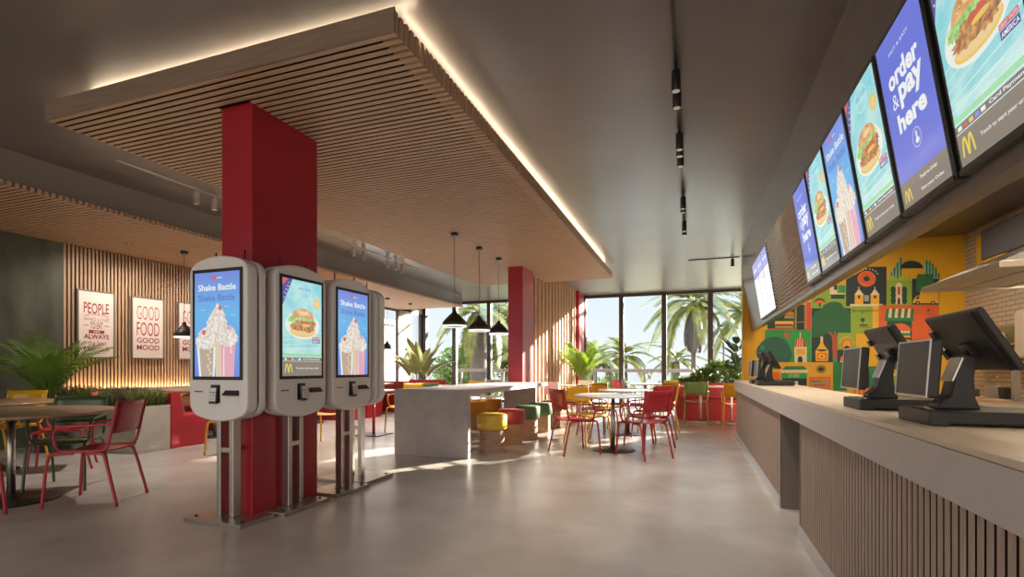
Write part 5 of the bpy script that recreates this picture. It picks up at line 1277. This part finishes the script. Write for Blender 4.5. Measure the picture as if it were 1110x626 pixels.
track('ceiling_track', 'short black ceiling track crossing near the far windows', (-.08, 11.25, ZC), (.90, 11.25, ZC), [.85])

for y, lab in ((5.3, 'added wall-wash lamp in the slatted ceiling above the left palm'), (6.1, 'added wall-wash lamp in the slatted ceiling above the posters'), (7.3, 'added wall-wash lamp in the slatted ceiling near the third poster')):  # lamps added to throw light on the left wall and posters
    t = thing('added_wall_washer', lab, 'light', (-8.0, y, 2.999), 0, 'added wall-wash lamps over the booths')
    MB().lathe([(.035, -.006), (.045, -.006), (.045, 0)], 20, cap0=False).build('ring', 'black', t); MB().lathe([(.033, -.003), (.001, -.002)], 16).build('lens', 'white', t)
# ================================================================== PLANTS
def frond_mesh(L, droop, rise, nleaf, ll, lw, mats, vee=.5, seed=0):
    """a feather frond along +x from the origin; leaflets in pairs"""
    rnd = random.Random(seed); mb = MB()
    def C(t):
        return Vector((L * (t - .12 * t * t), 0, rise * L * t - droop * L * t * t))
    pts = [C(i / 10) for i in range(11)]
    mb.tube([tuple(p) for p in pts], L * .009 + .004, 5, 1, r1=.002)
    for i in range(nleaf):
        t = .14 + .86 * i / (nleaf - 1)
        p = C(t); tg = (C(min(1, t + .02)) - C(t - .02)).normalized()
        env = math.sin(PI * (.12 + .80 * t)) ** .7
        for s in (-1, 1):
            ln = ll * env * rnd.uniform(.85, 1.1)
            side = Vector((0, s, 0)); out = (side * .85 + tg * (.45 + .5 * t) + Vector((0, 0, vee * (1 - .5 * t)))).normalized()
            a = p; b = p + out * ln * .5; c = p + out * ln * .9 + Vector((0, 0, -ln * (.28 + .2 * rnd.random())))
            wv = tg * lw
            mb.add([tuple(a - wv * .5), tuple(a + wv * .5), tuple(b + wv), tuple(b - wv), tuple(c)], [(0, 1, 2, 3), (3, 2, 4)], 0, True)
    me = mb.build('frond', mats); return me
def palm_like(name, label, cat, loc, fronds, group, spec, base=None, tilt0=(10, 60)):
    """fronds: list of (variant object)"""
    t = thing(name, label, cat, loc, 0, group)
    return t
def place_frond(src, parent, az, el, scale, first, z=0, xy=(0, 0)):
    o = src if first else src.copy()
    if not first: COL.objects.link(o)
    o.parent = parent
    o.location = (xy[0], xy[1], z); o.rotation_euler = (0, -el, az); o.scale = (scale,) * 3
    return o
class Fronds:
    def __init__(s, n, *a): s.a = a; s.src = [frond_mesh(*a, seed=11 + k) for k in range(n)]; s.used = [False] * n
    def put(s, k, *r):
        k %= len(s.src); f = not s.used[k]; s.used[k] = True
        return place_frond(s.src[k], r[0], r[1], r[2], r[3], f, *r[4:])

rnd = random.Random(3)
def areca(F, label, loc, n, s0, s1, pot, el=(35, 80), zp=.3, name='potted_palm', group='indoor palms', rpot=.2, hpot=.38, zs=None):
    t = thing(name, label, 'plant', loc, 0, group)
    if pot:
        MB().lathe([(rpot * .78, 0), (rpot, hpot), (rpot * .9, hpot), (rpot * .88, hpot - .04)], 28).build('pot', pot, t)
        MB().lathe([(rpot * .87, hpot - .05), (.001, hpot - .045)], 24).build('soil', 'soil', t)
        zp = hpot - .05
    if zs:
        for k in range(5): MB().tube([(.06 * math.cos(k * 1.26), .06 * math.sin(k * 1.26), zp), (.035 * math.cos(k * 1.26), .035 * math.sin(k * 1.26), zs + .06)], .014, 8, r1=.009).build('stem', 'stem', t)
        zp = zs
    for k in range(n):
        az = k * 2.4 + rnd.uniform(-.3, .3); e = R(el[0] + (el[1] - el[0]) * (1 - (k / n)) + rnd.uniform(-6, 6)); sc = rnd.uniform(s0, s1)
        F.put(k, t, az, e, sc, zp, (.04 * math.cos(az), .04 * math.sin(az)))
    return t
FA = Fronds(3, .98, .44, .16, 30, .26, .009, ['leaf', 'stem'])
areca(FA, 'dark green potted palm beside the green wall, fronds over the poster', (-8.15, 4.36, 0), 19, .7, 1.12, 'pot', (46, 90), rpot=.17, hpot=.40, zs=.70)
FB = Fronds(2, 1.08, .42, .1, 28, .30, .013, ['leaf_bright', 'stem'])
areca(FB, 'bright green palm standing at the end of the slat partition', (-2.66, 12.9, 0), 20, .75, 1.15, 'pot_white', (55, 90), rpot=.2, hpot=.5, zs=.78)

def blade(L, W, droop, mats, stalk, fold=.12, el0=0):
    """one broad leaf on a stalk, along +x"""
    mb = MB(); g = []; n = 12
    def C(t): return Vector((stalk + L * (t - .1 * t * t), 0, -droop * L * t * t))
    for i in range(n + 1):
        t = i / n; w = W * math.sin(PI * min(1, .04 + .96 * t) ** .8) ** .8; p = C(t)
        g.append([(p.x, -w, p.z + w * fold * 2), (p.x, -w * .5, p.z + w * fold), (p.x, 0, p.z), (p.x, w * .5, p.z + w * fold), (p.x, w, p.z + w * fold * 2)])
    vs = [q for r in g for q in r]; fs = []
    for i in range(n):
        for j in range(4): a = i * 5 + j; fs.append((a, a + 1, a + 6, a + 5))
    mb.add(vs, fs, 0, True)
    mb.tube([(0, 0, 0), (stalk * .5, 0, .01), (stalk, 0, 0)] + [tuple(C(t)) for t in (.2, .4, .6, .8)], .012, 6, 1, r1=.004)
    return mb.build('leaf', mats)
def leafy(label, loc, n, src, name, el, group, pot=None, s=(.8, 1.1), zb=0, zstep=0, cat='plant'):
    t = thing(name, label, cat, loc, 0, group)
    if pot:
        MB().lathe([(.2, 0), (.27, .45), (.25, .45), (.24, .40)], 28).build('pot', pot, t); MB().lathe([(.235, .40), (.001, .405)], 20).build('soil', 'soil', t); zb = .4
    for k in range(n):
        place_frond(src[k % len(src)], t, k * 2.4 + rnd.uniform(-.25, .25), R(el[0] + (el[1] - el[0]) * rnd.random()), rnd.uniform(*s), k < len(src), zb + zstep * k)
    return t
bl = [blade(1.15, .15, .30, ['leaf_banana', 'stem'], .75), blade(1.0, .14, .5, ['leaf_banana', 'stem'], .7)]
leafy('tall banana-leaf plant in front of the left far window', (-7.1, 12.35, 0), 16, bl, 'banana_plant', (52, 88), None, 'pot_white', (.75, 1.0))
rb = [blade(.55, .10, .12, ['leaf_rubber', 'stem'], .10), blade(.5, .09, .25, ['leaf_rubber', 'stem'], .10)]
t = leafy('dark rubber plant with broad leaves at the mural wall end', (.95, 12.5, .75), 20, rb, 'rubber_plant', (5, 52), None, None, (.8, 1.15), .1, .04)
MB().tube([(0, 0, 0), (.01, 0, .5), (.0, .01, .95)], .014, 8, r1=.006).build('stem', 'stem', t)
# leafy shrub and grass in the window planter
def shrub_stuff(name, label, c, rx, ry, rz, n, size, mats, seed, cat='shrub', kind='stuff'):
    r = random.Random(seed); mb = MB()
    for i in range(n):
        a = r.uniform(0, 2 * PI); b = math.acos(r.uniform(-.5, 1)); q = r.uniform(.45, 1) ** .6
        p = Vector((c[0] + rx * q * math.sin(b) * math.cos(a), c[1] + ry * q * math.sin(b) * math.sin(a), c[2] + rz * q * math.cos(b)))
        d = Vector((r.uniform(-1, 1), r.uniform(-1, 1), r.uniform(-.3, 1))).normalized(); e = d.cross(Vector((r.uniform(-1, 1), r.uniform(-1, 1), r.uniform(-1, 1)))).normalized()
        L = size * r.uniform(.6, 1.3); w = L * .22
        mb.add([tuple(p), tuple(p + d * L * .5 + e * w), tuple(p + d * L), tuple(p + d * L * .5 - e * w)], [(0, 1, 2, 3)], 0)
    o = mb.build(name, mats); return tag(o, label, cat, None, kind)
shrub_stuff('planter_shrub', 'bushy light green shrub growing in the window planter', (.62, 12.5, .85), .50, .28, .46, 2600, .085, ['leaf_shrub'], 5, 'shrub')
shrub_stuff('planter_shrub', 'small round green shrub at the left of the window planter shrub', (.18, 12.5, .80), .26, .25, .30, 900, .08, ['leaf_shrub'], 6, 'shrub')
tufts('window_planter_grass', -.32, .5, 12.32, 12.78, .755, 500, .08, .2, ['grass', 'heather'], 'short grass growing along the window planter edge', 'grass', .1, .1, seed=4)

# ================================================================== OUTSIDE
sbox('ground_terrace', -22, 14, YW + .12, 19.5, -.14, -.02, m='terrace')
sbox('ground_lawn', -60, 60, 19.5, 90, -3.2, -2.6, m='grass_ground')
sbox('ground_side', -22, XL - .16, 6, YW + .12, -.14, -.02, m='terrace')
t = thing('terrace_railing', 'timber handrail of the terrace outside the far windows', 'railing', (0, 18.2, -.02))
MB().box(-9, 6, -.05, .05, 1.0, 1.12).build('handrail', 'rail', t, .01)
for k in range(9): MB().box(-8.6 + 1.75 * k, -8.52 + 1.75 * k, -.03, .03, 0, 1.0).build('baluster', 'rail', t)
MB().box(-9, 6, -.006, .006, .08, .95).build('glass_panel', 'glass', t)
# coconut palms
FC = Fronds(3, 2.6, .95, .30, 44, .60, .042, ['leaf_coco', 'stem'], .15)
def coco(label, loc, zc, n, s, r0, r1, lean=(0, 0), dead=0, el=(-25, 70)):
    t = thing('coconut_palm', label, 'palm tree', loc, 0, 'palms outside the windows')
    P = [(lean[0] * u * u, lean[1] * u * u, zc * u) for u in [i / 8 for i in range(9)]]
    MB().tube(P, r0, 12, r1=r1).build('trunk', 'trunk', t)
    for k in range(n):
        e = R(el[0] + (el[1] - el[0]) * (k + .5) / n + rnd.uniform(-6, 6))
        FC.put(k, t, k * 2.4 + rnd.uniform(-.2, .2), e, s * rnd.uniform(.85, 1.1), zc, lean)
    return t
FD = [frond_mesh(1.7, .35, 0, 26, .42, .05, ['leaf_dead', 'stem'], -.3, 31), frond_mesh(1.5, .3, 0, 24, .4, .05, ['leaf_dead', 'stem'], -.3, 32)]
big = coco('tall coconut palm with a grey dry skirt, filling the right far window', (.05, 24, -2.6), 6.6, 20, 1.0, .13, .085, (0, 0), el=(-28, 65))
for k in range(18): place_frond(FD[k % 2], big, k * 2.4, R(-74 + 8 * (k % 3)), 1.0 + .12 * (k % 3), k < 2, 6.5)
coco('small palm outside, left of the tall coconut palm', (-3.35, 27, -2.6), 4.3, 16, .80, .22, .16)
coco('small palm outside, directly beside the trunk of the tall coconut palm', (-.75, 27, -2.6), 4.05, 14, .65, .2, .15)
coco('low palm outside behind the bright indoor palm', (-4.6, 25, -2.6), 4.05, 16, .75, .22, .16)
coco('palm with heavy arching fronds outside the left window', (-8.3, 19.3, -2.6), 6.0, 16, .95, .42, .30, el=(-35, 60))
coco('slim palm outside, seen between the second and third pendants', (-7.4, 22.0, -2.6), 4.2, 14, .75, .12, .09)
coco('palm at the right edge of the far window', (2.4, 25.5, -2.6), 6.0, 16, .9, .2, .14)
coco('low palm outside just left of the far red column', (-6.6, 24.5, -2.6), 4.3, 14, .7, .15, .11)
def tree(label, loc, zc, rx, rz, n, mats, seed, size=.22):
    t = thing('garden_tree', label, 'tree', loc, 0, 'garden trees')
    MB().tube([(0, 0, 0), (.05, 0, zc * .5), (0, .05, zc)], .1, 8, r1=.05).build('trunk', 'trunk', t)
    r = random.Random(seed); mb = MB()
    for i in range(n):
        a = r.uniform(0, 2 * PI); b = math.acos(r.uniform(-1, 1)); q = r.uniform(.3, 1) ** .5
        p = Vector((rx * q * math.sin(b) * math.cos(a), rx * q * math.sin(b) * math.sin(a), zc + rz * q * math.cos(b)))
        d = Vector((r.uniform(-1, 1), r.uniform(-1, 1), r.uniform(-.6, .6))).normalized(); e = d.cross(Vector((r.uniform(-1, 1), r.uniform(-1, 1), r.uniform(-1, 1)))).normalized()
        L = size * r.uniform(.6, 1.3); w = L * .25
        mb.add([tuple(p), tuple(p + d * L * .5 + e * w), tuple(p + d * L), tuple(p + d * L * .5 - e * w)], [(0, 1, 2, 3)])
    mb.build('foliage', mats, t)
tree('sunlit yellow-green tree outside, behind the middle pendant', (-8.4, 23.5, -2.6), 5.0, 1.1, 1.9, 3800, ['leaf_coco'], 41)
tree('leafy green tree outside the left far window', (-10.4, 22, -2.6), 3.6, 1.3, 1.2, 3000, ['leaf_shrub'], 42)
for k, (x, y, z, rx) in enumerate(((-12, 26, -1.2, 3), (-5, 29, -1.6, 3), (0, 30, -1.6, 3.2), (6, 28, -1.2, 3.4), (-18, 24, -1, 3))):
    shrub_stuff('garden_foliage', ['broad hedge far left outside the windows', 'garden hedge below the small palms', 'garden hedge below the tall coconut palm', 'garden hedge outside behind the mural wall', 'garden hedge beyond the left wall window'][k],
                (x, y, z), rx, 1.6, 2.2, 2600, .32, ['leaf_shrub'], 50 + k, 'hedge')
t = thing('neighbour_building', 'pale rendered building beyond the left wall window', 'building', (-16, 18, -.14))
MB().box(-2, 2, -4, 4, 0, 3.4).build('walls', 'building', t); MB().box(-2.15, 2.15, -4.15, 4.15, 3.4, 3.6).build('roof', 'white', t)
for k in range(3): f = MB().box(2.0, 2.05, -3 + 2.2 * k, -1.9 + 2.2 * k, .9, 2.5).build('window', 'frame', t); MB().box(2.05, 2.06, -2.9 + 2.2 * k, -2.0 + 2.2 * k, 1.0, 2.4).build('pane', 'pos_screen', f)

# ================================================================== LIGHT
W = bpy.data.worlds.new('sky'); SC.world = W; W.use_nodes = True
nt = W.node_tree; bg = nt.nodes['Background']
tc = nt.nodes.new('ShaderNodeTexCoord'); sx = nt.nodes.new('ShaderNodeSeparateXYZ'); rp = nt.nodes.new('ShaderNodeValToRGB')
nt.links.new(tc.outputs['Generated'], sx.inputs[0]); nt.links.new(sx.outputs['Z'], rp.inputs[0]); nt.links.new(rp.outputs[0], bg.inputs[0])
e = rp.color_ramp.elements
e[0].position = 0; e[0].color = (.97, .99, 1.0, 1); e[1].position = 1; e[1].color = (.38, .55, .85, 1)
n = e.new(.25); n.color = (.74, .88, 1.0, 1)
# sky raised overhead and behind the camera as added fill for the room
def math_node(op, a, b):
    m = nt.nodes.new('ShaderNodeMath'); m.operation = op
    for i, q in enumerate((a, b)):
        if isinstance(q, (int, float)): m.inputs[i].default_value = q
        else: nt.links.new(q, m.inputs[i])
    return m.outputs[0]
back = math_node('MULTIPLY', math_node('MAXIMUM', math_node('MULTIPLY', sx.outputs['Y'], -1), 0), SKYBACK)
up = math_node('MULTIPLY', math_node('MAXIMUM', math_node('SUBTRACT', sx.outputs['Z'], .18), 0), SKYUP)
nt.links.new(math_node('MULTIPLY', math_node('ADD', math_node('ADD', back, up), 1), SKY), bg.inputs[1])
# the fill from behind the camera is tinted warm
wm = nt.nodes.new('ShaderNodeMix'); wm.data_type = 'RGBA'
nt.links.new(math_node('MINIMUM', math_node('MULTIPLY', math_node('MAXIMUM', math_node('MULTIPLY', sx.outputs['Y'], -1), 0), 3), 1), wm.inputs[0])
nt.links.new(rp.outputs[0], wm.inputs[6]); wm.inputs[7].default_value = (.84, .79, .73, 1)
nt.links.new(wm.outputs[2], bg.inputs[0])
sun = bpy.data.lights.new('sun', 'SUN'); sun.energy = SUN; sun.angle = R(.6); sun.color = (1, .90, .76)
so = bpy.data.objects.new('sun', sun); COL.objects.link(so)
so.rotation_euler = Vector(SUNDIR).to_track_quat('Z', 'Y').to_euler()
# ceiling spotlights: soft warm pools
def spot(x, y, z, en, ang=95, col=(1, .93, .85), r=.03, tgt=None):
    l = bpy.data.lights.new('spot', 'SPOT'); l.energy = en; l.spot_size = R(ang); l.spot_blend = .8; l.color = col; l.shadow_soft_size = r
    o = bpy.data.objects.new('spot', l); COL.objects.link(o); o.location = (x, y, z)
    if tgt: o.rotation_euler = (Vector((x, y, z)) - Vector(tgt)).to_track_quat('Z', 'Y').to_euler()
for y in (4.0, 5.3, 7.1): spot(-.115, y, 3.165, SPOT)
for y in (4.8, 8.0, 9.2): spot(-5.87, y, 3.165, SPOT * 2.3)
for y in (6.74, 7.65, 8.54): spot(-3.28, y, 1.74, SPOT * .3, 120)

for y in (5.3, 6.1, 7.3): spot(-8.0, y, 2.985, SPOT * .42, 125, (1, .88, .74), .03, (-8.9, y, 1.2))  # light of the added wall washers, brightens posters and slat wall
# lamps under the extractor hood, washing the brick
for y in (6.0, 6.8): spot(3.7, y, 1.985, HOODL, 120, (1, .82, .58), .03, (4.4, y + 1.6, 1.2))
# ================================================================== CAMERA
cam = bpy.data.cameras.new('camera'); cam.lens = 36 * 551.5 / 1110; cam.sensor_width = 36; cam.shift_y = 86.5 / 1110
cam.clip_start = .05; cam.clip_end = 300
co = bpy.data.objects.new('camera', cam); COL.objects.link(co)
co.location = (0, 0, 1.12); co.rotation_euler = (R(90), 0, math.atan2(195.5, 551.5))
SC.camera = co
SC.view_settings.view_transform = 'Standard'; SC.view_settings.look = 'None'; SC.view_settings.gamma = 1; SC.view_settings.use_curve_mapping = False
SC.view_settings.exposure = EXPO
SC.cycles.use_denoising = True
SC.cycles.max_bounces = 10; SC.cycles.transparent_max_bounces = 12
SC.cycles.sample_clamp_indirect = 8
